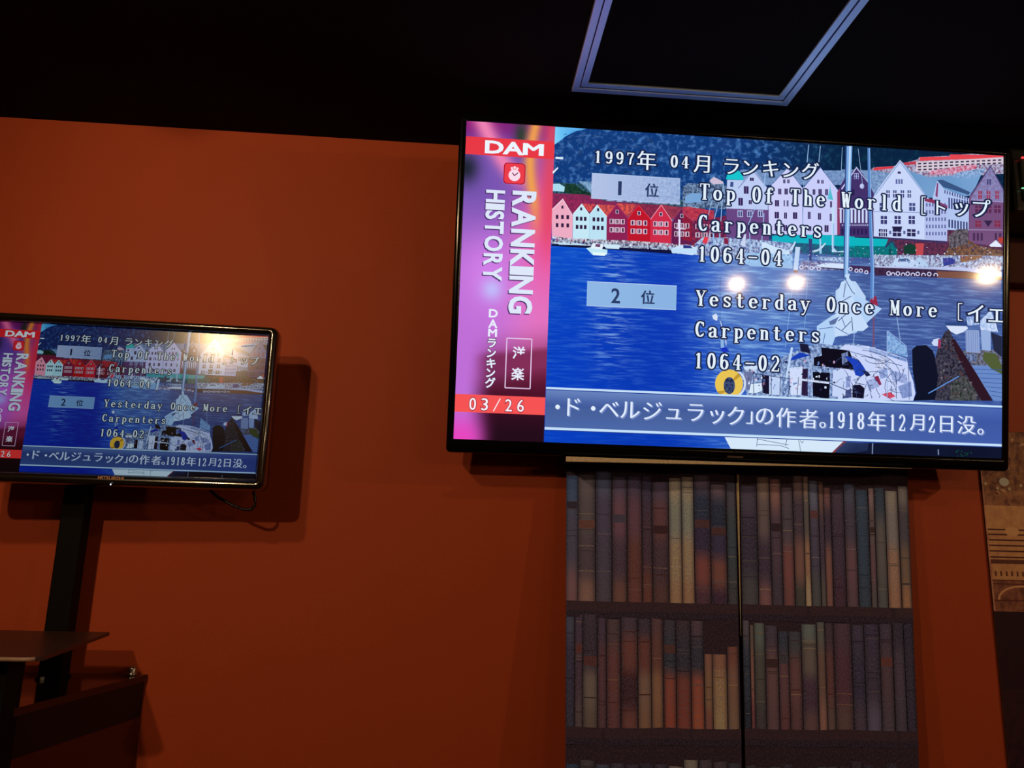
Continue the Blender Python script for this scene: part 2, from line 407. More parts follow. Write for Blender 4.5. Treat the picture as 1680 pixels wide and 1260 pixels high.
for a, b in (((694, 478), (838, 650)), ((694, 478), (545, 650)), ((1030, 448), (1180, 648)), ((1030, 448), (885, 605)), ((1356, 444), (1532, 672)), ((1356, 444), (1195, 636))):
    pic.poly(z2([a, b, (b[0], b[1] + 9), (a[0], a[1] + 9)]), (80, 100, 160), 11)
pic.poly(z2([(1178, 660), (1186, 660), (1186, 1110), (1178, 1110)]), (110, 120, 180), 11)
DK = (52, 34, 84)
for (x, y, w_, h_) in [(680, 565, 40, 30), (625, 670, 46, 74), (570, 785, 44, 76), (665, 790, 30, 40), (1000, 585, 22, 38), (1040, 585, 22, 38), (955, 685, 30, 56), (1018, 685, 32, 58), (1080, 690, 28, 56),
                      (928, 800, 40, 62), (1000, 800, 14, 60), (1032, 802, 18, 60), (1100, 805, 40, 60), (926, 918, 42, 64), (1012, 922, 28, 60), (1106, 922, 42, 64), (925, 1040, 40, 60), (1010, 1045, 36, 60),
                      (1335, 588, 22, 36), (1375, 590, 22, 36), (1292, 690, 26, 54), (1352, 688, 32, 56), (1416, 692, 28, 62), (1460, 812, 20, 60), (1248, 810, 26, 56), (1350, 812, 26, 56),
                      (1245, 920, 26, 70), (1346, 930, 30, 66), (1458, 940, 22, 72), (1415, 1050, 40, 66), (1250, 1050, 30, 50), (1340, 1060, 30, 50)]:
    box_px(z2, x - w_ / 2, y - h_ / 2, x + w_ / 2, y + h_ / 2, DK, 12)
    box_px(z2, x - 2, y - h_ / 2, x + 2, y + h_ / 2, (150, 150, 210), 13)
for x in (565, 660, 765):
    box_px(z2, x - 26, 872, x + 26, 935, (180, 190, 235), 12); box_px(z2, x - 18, 880, x - 3, 930, (60, 60, 110), 13); box_px(z2, x + 4, 880, x + 18, 930, (60, 60, 110), 13)
    box_px(z2, x - 22, 990, x + 22, 1050, (60, 50, 100), 12)
# dark brick house behind the mast
pic.poly(z3([(-25, 560), (45, 440), (100, 400), (140, 358), (185, 400), (245, 500), (300, 600), (300, 1005), (-28, 1000)]), (66, 48, 106), 11)
for a, b in (((140, 356), (248, 500)), ((140, 356), (0, 555))):
    pic.poly(z3([a, b, (b[0] + 6, b[1] + 14), (a[0], a[1] + 16)]), (190, 200, 240), 12)
pic.poly(z3([(118, 415), (162, 415), (162, 468), (118, 468)]), (170, 180, 230), 12)
for dx in (0, 22):
    for dy in (0, 26): pic.poly(z3([(122 + dx, 420 + dy), (136 + dx, 420 + dy), (136 + dx, 440 + dy), (122 + dx, 440 + dy)]), (60, 50, 110), 13)
pic.poly(z3([(178 + 20 * math.cos(t * .7) + 12, 534 + 24 * math.sin(t * .7)) for t in range(9)]), (190, 200, 240), 12)
for k in range(3): box_px(z3, 20 + k * 40, 560, 42 + k * 40, 620, (40, 32, 80), 12)
for k in range(8): box_px(z3, -15 + k * 34, 740, 3 + k * 34, 872, (205, 215, 250), 12)
pic.poly(z3([(-25, 735), (250, 742), (250, 752), (-25, 745)]), (205, 215, 250), 12)
for k in range(14): box_px(z3, 5 + k * 18, 884, 14 + k * 18, 900, (180, 180, 225), 13)
for k in range(7): box_px(z3, 0 + k * 36, 925, 22 + k * 36, 980, (44, 30, 84), 12)
pic.poly(z2([(1520, 690), (1548, 660), (1548, 1110), (1520, 1110)]), (140, 60, 100), 12)
# hillside flats, top right
pic.poly(z3([(270, 385), (300, 362), (480, 350), (700, 290), (720, 268), (1000, 255), (1200, 235), (1490, 240), (1490, 420), (900, 460), (560, 430)]), (120, 70, 110), 6, (190, 200, 230), CLUT)
pic.poly(z3([(290, 378), (320, 362), (480, 350), (470, 372), (300, 390)]), (215, 60, 74), 7)
pic.poly(z3([(560, 320), (700, 305), (700, 330), (580, 345)]), (190, 60, 80), 7)
pic.poly(z3([(715, 302), (725, 268), (1000, 262), (1000, 243), (1250, 246), (1490, 250), (1490, 275), (1000, 292)]), (228, 70, 80), 7)
pic.poly(z3([(688, 310), (990, 298), (1490, 268), (1490, 330), (1240, 340), (1000, 380), (860, 398), (690, 400)]), (214, 200, 214), 8)
for j in range(3):
    for i in range(16):
        x = 705 + i * 49; y = 322 + j * 28 - i * 2.2
        if j == 2 and i > 5: continue
        box_px(z3, x, y, x + 30, y + 13, (40, 34, 70), 9, -.05)
pic.poly(z3([(800, 402), (880, 380), (1240, 330), (1245, 372), (1020, 420), (820, 430)]), (190, 70, 100), 9, (220, 180, 210), CLUT)
pic.poly(z3([(1020, 440), (1100, 400), (1330, 370), (1300, 420), (1200, 460), (1030, 460)]), (170, 200, 240), 9, (90, 120, 170), CLUT)
# white corner house and the street behind it
pic.poly(z3([(550, 300), (640, 400), (800, 450), (1030, 440), (1290, 420), (1200, 620), (1000, 640), (760, 640)]), (104, 150, 200), 9, (130, 170, 215), SOFT)
pic.poly(z3([(880, 480), (930, 475), (1185, 590), (1170, 615), (1000, 560), (940, 545)]), (56, 84, 130), 10)
pic.poly(z3([(840, 640), (880, 484), (945, 560), (1180, 650), (1175, 945), (970, 935), (840, 700)]), (176, 196, 240), 10)
for k in range(10): box_px(z3, 948 + k * 23, 570 + k * 7, 958 + k * 23, 602 + k * 7, (60, 70, 130), 11)
for k in range(8): box_px(z3, 985 + k * 24, 640 + k * 4, 998 + k * 24, 740 + k * 4, (50, 60, 120), 11)
for k in range(7): box_px(z3, 985 + k * 27, 840 + k * 4, 999 + k * 27, 915 + k * 4, (46, 56, 110), 11)
for k in range(3): pic.poly(z3([(865, 620 + k), (880, 500), (892, 510), (885, 640)]), (130, 60, 110), 11)
pic.poly(z3([(292, 640), (330, 572), (540, 294), (765, 605), (975, 830), (970, 1045), (296, 1000)]), (200, 214, 250), 11)
pic.poly(z3([(765, 640), (840, 660), (975, 720), (975, 1042), (765, 1020)]), (178, 190, 236), 12)
pic.poly(z3([(765, 650), (840, 655), (975, 712), (975, 735), (840, 690), (765, 672)]), (140, 50, 90), 13)
for a, b in (((540, 294), (765, 600)), ((540, 294), (318, 600))):
    pic.poly(z3([a, b, (b[0] + (b[0] - 540) * .03, b[1] + 26), (a[0], a[1] + 24)]), (130, 160, 214), 12)
    pic.poly(z3([a, b, (b[0] + (b[0] - 540) * .02, b[1] + 9), (a[0], a[1] + 8)]), (225, 235, 255), 13)
pic.poly(z3([(520, 400), (545, 400), (548, 420), (518, 420)]), DK, 13)
for x in (508, 532, 556): box_px(z3, x - 8, 470, x + 8, 515, (90, 100, 160), 13)
def tri_win(zf, x, y, w_, h_, col, layer, mul=(215, 225, 255)):
    box_px(zf, x - w_ / 2, y - h_ / 2, x + w_ / 2, y + h_ / 2, col, layer)
    box_px(zf, x - 2.5, y - h_ / 2, x + 2.5, y + h_ / 2, mul, layer + 1)
    box_px(zf, x - w_ / 2, y - h_ * .12, x + w_ / 2, y - h_ * .02, mul, layer + 1)
for x in (430, 492, 562, 625): tri_win(z3, x, 606, 32, 68, (60, 70, 130), 13)
for x in (380, 508, 652): tri_win(z3, x, 725, 56, 72, (66, 76, 136), 13)
for x in (392, 518, 648): tri_win(z3, x, 845, 58, 74, (56, 60, 116), 13)
for x in (384, 512, 644): tri_win(z3, x, 962, 78, 66, (44, 40, 90), 13)
for k in range(4): box_px(z3, 362 + k * 20, 935, 368 + k * 20, 995, (215, 225, 255), 15)
pic.poly(z3([(465, 905), (560, 905), (555, 930), (540, 950), (480, 948)]), (34, 30, 70), 15)
for x in (450, 580, 708): box_px(z3, x - 10, 945, x + 10, 975, (90, 100, 160), 13)
for j in range(5):
    for i in range(7): box_px(z3, 780 + i * 28, 690 + j * 66, 792 + i * 28, 722 + j * 66, (80, 90, 150), 13, .1)
pic.poly(z3([(296, 765), (765, 775), (765, 781), (296, 771)]), (130, 145, 200), 13)
pic.poly(z3([(296, 996), (970, 1040), (970, 1060), (296, 1012)]), (60, 50, 100), 13)
# brown gabled house at the right border
pic.poly(z3([(1175, 640), (1192, 605), (1372, 345), (1492, 560), (1492, 1100), (1168, 1060)]), (116, 78, 124), 12)
pic.poly(z3([(1192, 640), (1372, 352), (1490, 560), (1490, 680), (1192, 660)]), (122, 110, 160), 13, (140, 140, 190), CLUT)
for a, b in (((1372, 343), (1188, 608)), ((1372, 343), (1490, 560))):
    pic.poly(z3([a, b, (b[0], b[1] + 16), (a[0], a[1] + 16)]), (60, 60, 110), 14)
for x in (1275, 1352, 1432):
    tri_win(z3, x, 615, 34, 74, (150, 56, 90), 14, (150, 120, 160))
for x in (1345, 1368): box_px(z3, x - 8, 470, x + 8, 520, (70, 70, 120), 14)
for x in (1260, 1350, 1435): tri_win(z3, x, 745, 60, 70, (90, 44, 84), 14, (130, 80, 120))
for x in (1258, 1435): tri_win(z3, x, 880, 54, 60, (130, 44, 74), 14, (130, 80, 120))
pic.poly(z3([(1310, 850), (1390, 850), (1350, 910)]), (50, 34, 70), 14)
for x in (1220, 1255, 1290, 1420, 1460): box_px(z3, x - 10, 965, x + 10, 1035, (70, 44, 84), 14)
pic.poly(z3([(1192, 655), (1490, 675), (1490, 685), (1192, 665)]), (150, 140, 190), 15)
pic.poly(z3([(1175, 930), (1490, 935), (1490, 943), (1175, 938)]), (150, 130, 170), 15)
# ground floors, trees, street
pic.poly(z3([(400, 1020), (970, 1060), (975, 940), (1175, 950), (1170, 1050), (1492, 1090), (1492, 1200), (400, 1180)]), (108, 50, 80), 12, (60, 36, 66), CLUT)
pic.poly(z3([(1000, 1060), (1180, 1030), (1250, 1080), (1492, 1130), (1492, 1200), (940, 1180)]), (140, 96, 70), 13, (60, 50, 60), CLUT)
pic.poly(z3([(1060, 930), (1165, 930), (1165, 1060), (1000, 1110), (980, 1000)]), (50, 50, 66), 14, (120, 110, 120), CLUT)
pic.poly(z3([(1360, 1078), (1420, 1030), (1472, 1080), (1472, 1092), (1370, 1090)]), (225, 235, 255), 15)
pic.poly(z3([(1440, 1005), (1490, 1005), (1490, 1065), (1450, 1055)]), (180, 60, 60), 15)
pic.poly(z3([(570, 1090), (640, 1060), (690, 1090), (680, 1160), (580, 1160)]), (16, 60, 50), 14)
pic.poly(z3([(680, 1060), (760, 1060), (750, 1180), (690, 1170)]), (190, 70, 80), 14)
# turquoise quay shed
pic.poly(z2([(880, 1120), (1330, 1110), (1690, 1130), (1690, 1240), (1290, 1200), (880, 1180)]), (10, 178, 196), 14)
pic.poly(z3([(-20, 1000), (430, 1022), (405, 1090), (-20, 1080)]), (10, 180, 190), 14)
pic.poly(z2([(880, 1180), (1300, 1200), (1690, 1240), (1690, 1330), (880, 1260)]), (6, 110, 130), 14, (40, 70, 120), CLUT)
pic.poly(z3([(-20, 1080), (400, 1088), (440, 1040), (480, 1040), (515, 1110), (510, 1200), (-20, 1180)]), (4, 128, 130), 14, (10, 96, 110), CLUT)
pic.poly(z3([(400, 1085), (450, 1035), (470, 1035), (515, 1100), (505, 1110), (462, 1050), (415, 1100)]), (40, 60, 100), 15)
pic.poly(z3([(435, 1110), (465, 1110), (465, 1200), (435, 1200)]), (10, 80, 90), 15)
# moored boats and quay, centre
pic.poly(z10([(440, 250), (860, 250), (1400, 300), (1680, 330), (1680, 620), (1000, 600), (820, 500), (360, 460), (330, 340)]), (70, 80, 150), 15, (190, 215, 245), CLUT)
pic.poly(z10([(0, 400), (350, 400), (360, 470), (20, 462)]), (190, 222, 250), 16)
pic.poly(z10([(1000, 560), (1250, 575), (1680, 600), (1680, 680), (1100, 640), (1030, 610)]), (150, 190, 235), 16)
pic.poly(z10([(1020, 460), (1680, 480), (1680, 620), (1060, 600)]), (175, 212, 245), 16, (120, 170, 225), CLUT)
pic.poly(z10([(1240, 310), (1300, 320), (1450, 380), (1640, 440), (1640, 480), (1280, 470)]), (205, 228, 250), 16)
pic.poly(z9([(280, 740), (900, 760), (900, 870), (280, 860)]), (70, 50, 100), 16, (150, 160, 210), CLUT)
pic.poly(z9([(500, 800), (620, 770), (890, 780), (890, 850), (560, 825)]), (210, 228, 252), 17)
pic.poly(z9([(560, 825), (890, 850), (890, 868), (570, 838)]), (30, 30, 76), 18)
pic.poly(z9([(510, 680), (880, 690), (880, 760), (520, 730)]), (190, 215, 245), 17, (80, 110, 170), CLUT)
pic.poly(z9([(440, 600), (520, 580), (620, 490), (630, 500), (550, 600), (450, 625)]), (196, 220, 245), 18)
pic.poly(z9([(20, 610), (130, 580), (200, 470), (215, 480), (170, 590), (30, 630)]), (190, 216, 245), 18)
pic.poly(z9([(210, 545), (275, 550), (240, 880), (180, 870)]), (190, 214, 246), 18)
pic.poly(z9([(185, 865), (245, 870), (240, 905), (185, 900)]), (120, 84, 90), 19)
pic.poly(z9([(390, 430), (440, 440), (430, 740), (400, 735)]), (50, 60, 120), 18)
pic.poly(z9([(710, 0), (740, 0), (738, 560), (780, 610), (880, 600), (880, 620), (710, 620)]), (190, 222, 245), 18)
pic.poly(z9([(540, 430), (560, 432), (570, 640), (540, 640)]), (160, 200, 235), 18)
pic.poly(z3([(300, 1165), (1490, 1175), (1490, 1300), (300, 1285)]), (96, 90, 130), 15, (196, 214, 246), CLUT)
pic.poly(z6([(480, 40), (520, 10), (620, 10), (690, 50), (690, 100), (470, 96)]), (190, 212, 245), 17)
pic.poly(z6([(530, 25), (610, 22), (640, 50), (520, 52)]), (70, 100, 150), 18)
pic.poly(z6([(690, 20), (720, 10), (800, 80), (790, 102), (690, 96)]), (180, 206, 240), 17)
pic.poly(z6([(930, 20), (1050, 15), (1040, 70), (940, 95)]), (50, 60, 150), 17)
pic.poly(z6([(1090, 0), (1300, 0), (1260, 30), (1100, 60)]), (140, 96, 70), 17)
pic.poly(z6([(310, 92), (800, 104), (1100, 100), (1475, 148), (1475, 205), (1150, 140), (840, 122), (310, 105)]), (186, 196, 236), 18)
pic.poly(z6([(310, 104), (840, 124), (1180, 142), (1475, 196), (1475, 222), (880, 200), (500, 182), (310, 180)]), (70, 44, 76), 18, (40, 30, 60), CLUT)
pic.poly(z6([(880, 140), (1180, 148), (1475, 192), (1475, 214), (880, 200)]), (120, 76, 66), 19)
pic.poly(z9([(960, 800), (1240, 820), (1680, 850), (1680, 930), (1300, 910), (960, 880)]), (60, 40, 80), 17)
def ring(zf, x, y, r0, r1, col, layer, a0=0, a1=360, ry=1.0):
    n = 14
    for k in range(n):
        t0, t1 = rad(a0 + (a1 - a0) * k / n), rad(a0 + (a1 - a0) * (k + 1) / n)
        pic.poly(zf([(x + r0 * math.cos(t0), y + r0 * math.sin(t0) * ry), (x + r1 * math.cos(t0), y + r1 * math.sin(t0) * ry),
                     (x + r1 * math.cos(t1), y + r1 * math.sin(t1) * ry), (x + r0 * math.cos(t1), y + r0 * math.sin(t1) * ry)]), col, layer)
for i, x in enumerate((435, 475, 520, 568, 610, 658, 702, 755, 808, 868)):
    ring(z6, x, 160 + (i % 2) * 10 + i * .8, 12, 21, (206, 210, 245), 20, 150 if i % 2 else 0, 390 if i % 2 else 360)
for x, y in ((140, 135), (180, 135), (230, 150), (85, 120)): ring(z6, x, y, 10, 19, (206, 210, 245), 20)
for i, x in enumerate((290, 360, 430, 485, 530)): ring(z9, x, 828 + 5 * i, 16, 30, (206, 214, 245), 20, 180 if i % 2 else 0, 380)
for zf, n, xr, yr, sz in ((z9, 110, (250, 1680), (560, 800), 16), (z10, 120, (400, 1680), (280, 560), 14), (z6, 90, (300, 1470), (0, 95), 14), (z3, 60, (520, 1480), (1060, 1200), 12)):
    for k in range(n):
        x = random.uniform(*xr); y = random.uniform(*yr); a = random.uniform(.3, 1) * sz; b = random.uniform(.2, .7) * sz
        c = random.choice([(215, 232, 252), (190, 214, 246), (225, 236, 255), (44, 50, 104), (70, 60, 110), (160, 60, 96), (60, 96, 170), (110, 160, 220)])
        pic.poly(zf([(x, y), (x + a, y - b), (x + a * 1.3, y + b * .4), (x + a * .4, y + b)]), c, 19 + (k % 2))
# masts and rigging
def line(zf, a, b, w_, col, layer):
    d = math.hypot(b[0] - a[0], b[1] - a[1]) or 1; nx, ny = -(b[1] - a[1]) / d * w_ / 2, (b[0] - a[0]) / d * w_ / 2
    pic.poly(zf([(a[0] + nx, a[1] + ny), (b[0] + nx, b[1] + ny), (b[0] - nx, b[1] - ny), (a[0] - nx, a[1] - ny)]), col, layer)
for a, b, wd in (((1240, 225), (1215, 480), 7), ((1355, 235), (1335, 440), 6), ((815, 490), (800, 640), 9), ((800, 900), (770, 1260), 8), ((720, 830), (645, 1010), 7), ((655, 1010), (665, 1260), 8),
                 ((290, 770), (240, 960), 5), ((355, 780), (310, 960), 6), ((400, 600), (375, 980), 7), ((270, 1070), (240, 1220), 8), ((300, 1090), (310, 1240), 14), ((365, 1090), (362, 1190), 12),
                 ((1195, 480), (1180, 1100), 4), ((1485, 1000), (1480, 1260), 12), ((1570, 250), (1560, 470), 4), ((1450, 620), (1448, 760), 8)):
    line(z2, a, b, wd, (150, 190, 235), 21)
pic.poly(z2([(1425, 760), (1450, 640), (1480, 770)]), (80, 190, 210), 21)
pic.poly(z10([(960, 350), (1020, 200), (1040, 205), (1030, 380)]), (200, 212, 240), 21)
line(z10, (110, 0), (125, 340), 14, (230, 220, 250), 21); line(z10, (75, 130), (210, 130), 8, (230, 220, 250), 21)
pic.poly(z10([(440, 300), (470, 240), (540, 250), (530, 310), (500, 340), (450, 330)]), (226, 60, 76), 20)
pic.poly(z10([(735, 255), (800, 262), (795, 345), (740, 340)]), (130, 30, 70), 20)
# main mast and second mast
pic.poly([P(1389, 240), P(1398, 240), P(1395, 330), P(1391.5, 455), P(1385, 455), P(1387, 330)], (120, 168, 226), 22)
pic.poly([P(1393, 240), P(1396, 240), P(1393, 330), P(1390, 455), P(1388, 455), P(1390.5, 330)], (186, 216, 248), 23)
pic.poly([P(1387.2, 240), P(1389, 240), P(1387, 330), P(1385, 455), P(1383.5, 455), P(1385, 330)], (40, 60, 120), 23)
pic.poly([P(1423, 243), P(1427, 243), P(1429, 330), P(1434, 440), P(1433, 492), P(1427, 492), P(1428, 440), P(1424, 330)], (84, 130, 196), 22)
pic.poly([P(1425.6, 243), P(1427, 243), P(1429, 330), P(1434, 440), P(1433, 492), P(1431, 492), P(1432, 440), P(1427.6, 330)], (130, 176, 232), 23)
pic.poly([P(1427, 492), P(1437, 485), P(1440, 500), P(1434, 515), P(1428, 505)], (150, 40, 70), 23)
line(z0, (1433, 515), (1433, 570), 3, (110, 80, 120), 22)
line(z3, (155, 190), (200, 560), 4, (150, 180, 225), 22)
line(z5, (370, 200), (366, 900), 3, (30, 50, 110), 22); line(z5, (1075, 330), (1010, 900), 4, (150, 190, 235), 22)
line(z5, (1240, 30), (1200, 710), 4, (140, 180, 230), 22)
# furled white sail
pic.poly(z6([(30, 175), (80, 160), (70, 200), (95, 235), (135, 290), (135, 350), (118, 378), (-20, 420), (-20, 300), (0, 240), (50, 215)]), (192, 218, 248), 24)
pic.poly(z5([(1505, 340), (1520, 330), (1560, 300), (1600, 240), (1700, 250), (1800, 400), (1800, 560), (1500, 560)]), (186, 212, 246), 24)
pic.poly(z5([(1500, 420), (1580, 540), (1480, 580), (1320, 690), (1320, 730), (1350, 860), (1470, 885), (1500, 800), (1600, 770), (1700, 760), (1960, 520), (1700, 380)]), (176, 208, 246), 24)
pic.poly(z6([(0, 390), (110, 380), (130, 470), (180, 540), (250, 650), (200, 690), (120, 690), (60, 730), (-60, 740), (-60, 560)]), (196, 220, 250), 25)
for a, b in (((40, 220), (100, 330)), ((100, 330), (125, 350)), ((95, 560), (105, 690)), ((0, 420), (90, 370)), ((0, 690), (90, 600)), ((-30, 600), (60, 520)), ((40, 250), (20, 380))):
    line(z6, a, b, 7, (60, 80, 130), 26)
for a, b in (((1340, 720), (1480, 700)), ((1440, 650), (1540, 600)), ((1500, 700), (1640, 780)), ((1400, 760), (1380, 860)), ((1560, 600), (1600, 700))):
    line(z5, a, b, 8, (90, 120, 180), 26)
pic.poly(z5([(1440, 650), (1530, 610), (1500, 670), (1450, 680)]), (90, 110, 160), 26)
# boat deck and cockpit
pic.poly(z5([(600, 1060), (900, 1040), (1010, 980), (1100, 940), (1200, 900), (1340, 860), (1500, 880), (1680, 860), (1900, 900), (1900, 1420), (640, 1400), (580, 1200)]), (58, 82, 140), 24, (166, 194, 236), CLUT)
pic.poly(z6([(-30, 870), (30, 815), (250, 830), (420, 880), (600, 945), (625, 1050), (660, 1150), (680, 1262), (660, 1330), (-30, 1330)]), (200, 212, 250), 25)
pic.poly(z5([(1360, 900), (1640, 930), (1690, 1060), (1690, 1120), (1290, 1080), (1290, 1000), (1370, 980)]), (8, 10, 26), 26)
pic.poly(z7([(1280, 60), (1450, 70), (1440, 330), (1280, 300)]), (6, 10, 28), 26)
pic.poly(z7([(1170, 30), (1230, 30), (1230, 300), (1170, 290)]), (40, 26, 60), 26)
pic.poly(z7([(1480, 40), (1610, 55), (1600, 290), (1560, 310), (1470, 300)]), (196, 212, 248), 27)
pic.poly(z7([(1050, 20), (1180, 10), (1170, 200), (1160, 290), (1060, 290)]), (206, 220, 250), 27)
pic.poly(z7([(850, 100), (960, 100), (960, 290), (850, 285)]), (190, 210, 246), 27)
pic.poly(z7([(670, 180), (800, 170), (815, 230), (720, 270), (650, 270)]), (214, 232, 250), 27)
pic.poly(z7([(600, 40), (690, 40), (680, 130), (660, 220), (620, 230)]), (104, 116, 160), 26)
pic.poly(z7([(780, 90), (850, 100), (850, 280), (790, 270)]), (18, 16, 44), 28)
pic.poly(z7([(420, 0), (560, 0), (560, 40), (420, 40)]), (60, 90, 150), 24)
pic.poly(z5([(600, 1090), (740, 1080), (720, 1140), (620, 1140)]), (206, 224, 248), 26)
line(z7, (1150, 135), (1440, 170), 20, (206, 218, 246), 29); line(z7, (690, 75), (1060, 130), 8, (60, 80, 130), 29)
line(z7, (1440, 170), (1640, 250), 8, (60, 70, 120), 29); line(z7, (1240, 0), (1240, 300), 8, (140, 160, 210), 29)
line(z5, (1075, 900), (1010, 1260), 22, (190, 214, 246), 27); line(z5, (1270, 960), (1270, 1320), 10, (160, 180, 220), 28)
for k in range(7): line(z7, (690 + k * 90, 60 + k * 10), (700 + k * 85, 290), 6, (40, 44, 90), 29)
pic.poly(z5([(1070, 1000), (1150, 950), (1200, 960), (1250, 980), (1140, 1010), (1060, 1030)]), (20, 60, 180), 27)
pic.poly(z5([(1150, 860), (1230, 870), (1260, 960), (1160, 940)]), (20, 24, 54), 27)
pic.poly(z6([(25, 920), (100, 935), (160, 955), (200, 1010), (230, 1060), (180, 1110), (130, 1095), (100, 1000)]), (24, 64, 186), 27)
pic.poly(z6([(190, 1050), (240, 1060), (270, 1095), (230, 1110)]), (24, 30, 70), 28)
pic.poly(z6([(105, 1190), (170, 1180), (215, 1215), (205, 1310), (100, 1300)]), (14, 14, 40), 27)
pic.poly(z6([(370, 1270), (450, 1250), (500, 1290), (440, 1310)]), (206, 70, 96), 27)
pic.poly(z6([(300, 1110), (340, 1100), (370, 1180), (350, 1190)]), (130, 40, 80), 27)
random.seed(21)
for pts, c in (([(0, 900), (60, 880), (70, 960), (10, 1000)], (150, 170, 225)), ([(260, 840), (420, 885), (410, 930), (250, 880)], (170, 190, 236)), ([(300, 960), (420, 930), (460, 1000), (330, 1040)], (222, 230, 255)),
               ([(420, 890), (600, 950), (600, 975), (420, 915)], (120, 150, 210)), ([(440, 1040), (600, 1090), (610, 1180), (470, 1140)], (168, 184, 232)), ([(230, 1150), (330, 1110), (350, 1200), (250, 1240)], (172, 188, 234)),
               ([(520, 1200), (640, 1150), (650, 1290), (560, 1310)], (140, 160, 214)), ([(0, 1120), (90, 1100), (80, 1200), (0, 1230)], (150, 166, 220)), ([(20, 1240), (90, 1220), (95, 1300), (10, 1310)], (60, 70, 120)),
               ([(340, 1050), (420, 1030), (430, 1110), (360, 1130)], (156, 176, 228))):
    pic.poly(z6(pts), c, 26, mix(c, (90, 110, 170), .5), CLUT)
for cx_, cy_, rx_, ry_, a0, a1 in ((120, 1100, 420, 240, -80, 10), (150, 1180, 360, 260, -85, 0), (300, 1240, 180, 180, -150, -20), (470, 1000, 110, 160, 10, 120), (60, 1010, 120, 90, -160, -20), (330, 930, 120, 60, 20, 160), (520, 1200, 120, 140, 100, 250)):
    q_ = [(cx_ + rx_ * math.cos(rad(a0 + (a1 - a0) * i / 8)), cy_ + ry_ * math.sin(rad(a0 + (a1 - a0) * i / 8))) for i in range(9)]
    for a, b in zip(q_, q_[1:]):
        if a[0] < 650 and b[0] < 650: line(z6, a, b, 5, (50, 64, 116), 29)
for k in range(58):                               # ropes and fittings
    x = random.uniform(0, 560); y = random.uniform(880, 1290); l = random.uniform(20, 110); t = random.uniform(0, math.pi)
    p = [(x, y)]
    for q in range(3):
        t += random.uniform(-.7, .7); p.append((p[-1][0] + math.cos(t) * l / 3, p[-1][1] + math.sin(t) * l / 3))
    for a, b in zip(p, p[1:]):
        if max(a[0], b[0]) < 620 and max(a[1], b[1]) < 1310 and min(a[1], b[1]) > 860: line(z6, a, b, random.choice([3, 4, 6]), random.choice([(40, 50, 90), (70, 90, 140), (30, 36, 70)]), 28 + k % 2)
for a, b in (((110, 820), (600, 945)), ((50, 870), (560, 1010)), ((420, 690), (420, 1310)), ((500, 1060), (505, 1310)), ((250, 1180), (280, 1310)), ((610, 870), (625, 1320)), ((430, 690), (600, 830)),
             ((510, 560), (545, 800)), ((120, 700), (110, 820)), ((545, 800), (440, 860)), ((600, 835), (560, 900)), ((430, 820), (600, 860))):
    line(z6, a, b, 6, (150, 180, 225) if a[1] < 850 else (80, 100, 150), 30)
pic.poly(z6([(425, 690), (545, 800), (600, 830), (610, 930), (420, 880)]), (96, 140, 200), 24, (150, 190, 235), CLUT)
for k in range(120):
    x = random.uniform(600, 1560); y = random.uniform(1000, 1290)
    if x > 1500: continue
    a = random.uniform(4, 20); b = random.uniform(4, 22)
    pic.poly(z5([(x, y + 20), (x + a, y + 14), (x + a * 1.2, y + b + 20), (x + 2, y + b + 22)]), random.choice([(214, 228, 250), (190, 208, 242), (20, 24, 60), (50, 60, 110), (190, 150, 190), (90, 120, 180)]), 28 + k % 2)
pic.poly(z5([(290, 590), (330, 565), (345, 600), (335, 640), (300, 620)]), (215, 226, 245), 24)
pic.poly(z5([(370, 780), (400, 760), (405, 900), (375, 910)]), (140, 180, 225), 24)
pic.poly(z5([(360, 905), (430, 900), (460, 940), (400, 950)]), (20, 50, 190), 24)
for k in range(10): line(z5, (365 + k * 7, 640 + k * 22), (380 + k * 5, 660 + k * 24), 8, (190, 205, 235), 24)
# dark piling, stones, crates
pic.poly(z6([(650, 860), (690, 825), (780, 818), (840, 870), (860, 930), (900, 1060), (940, 1320), (660, 1330), (690, 1262), (655, 1050)]), (10, 18, 40), 26)
pic.poly(z6([(900, 800), (950, 700), (990, 670), (1030, 760), (1120, 900), (1300, 1180), (1380, 1330), (860, 1330), (890, 1100), (860, 950)]), (22, 24, 42), 27, (74, 72, 90), CLUT)
pic.poly(z6([(1000, 1180), (1120, 1100), (1230, 1200), (1240, 1330), (1000, 1330)]), (30, 44, 36), 28, (90, 90, 96), CLUT)
pic.poly(z6([(1000, 780), (1040, 760), (1260, 1110), (1390, 1330), (1290, 1330), (1180, 1150)]), (44, 22, 36), 29)
pic.poly(z6([(1180, 1000), (1475, 1010), (1475, 1330), (1400, 1330)]), (104, 136, 198), 26)
for k in range(7): line(z6, (1215 + k * 28, 1040 + k * 40), (1475, 1046 + k * 42), 5, (40, 84, 160), 28)
pic.poly(z6([(1110, 870), (1470, 860), (1475, 1010), (1200, 1005)]), (70, 60, 60), 26, (120, 130, 160), CLUT)
pic.poly(z6([(1310, 880), (1420, 900), (1475, 1010), (1475, 1085), (1380, 1040), (1300, 950)]), (78, 92, 54), 27)
pic.poly(z6([(1140, 680), (1265, 682), (1272, 892), (1145, 882)]), (142, 164, 212), 28)
pic.poly(z6([(1280, 684), (1372, 690), (1372, 872), (1292, 862)]), (150, 176, 222), 28)
for k in range(6): line(z6, (1150 + k * 20, 690), (1154 + k * 20, 885), 3, (90, 116, 170), 29)
pic.poly(z6([(1372, 700), (1475, 740), (1475, 930), (1400, 870)]), (34, 40, 66), 27)
pic.poly(z6([(1150, 560), (1260, 555), (1265, 630), (1160, 640)]), (120, 156, 216), 27, (200, 216, 246), CLUT)
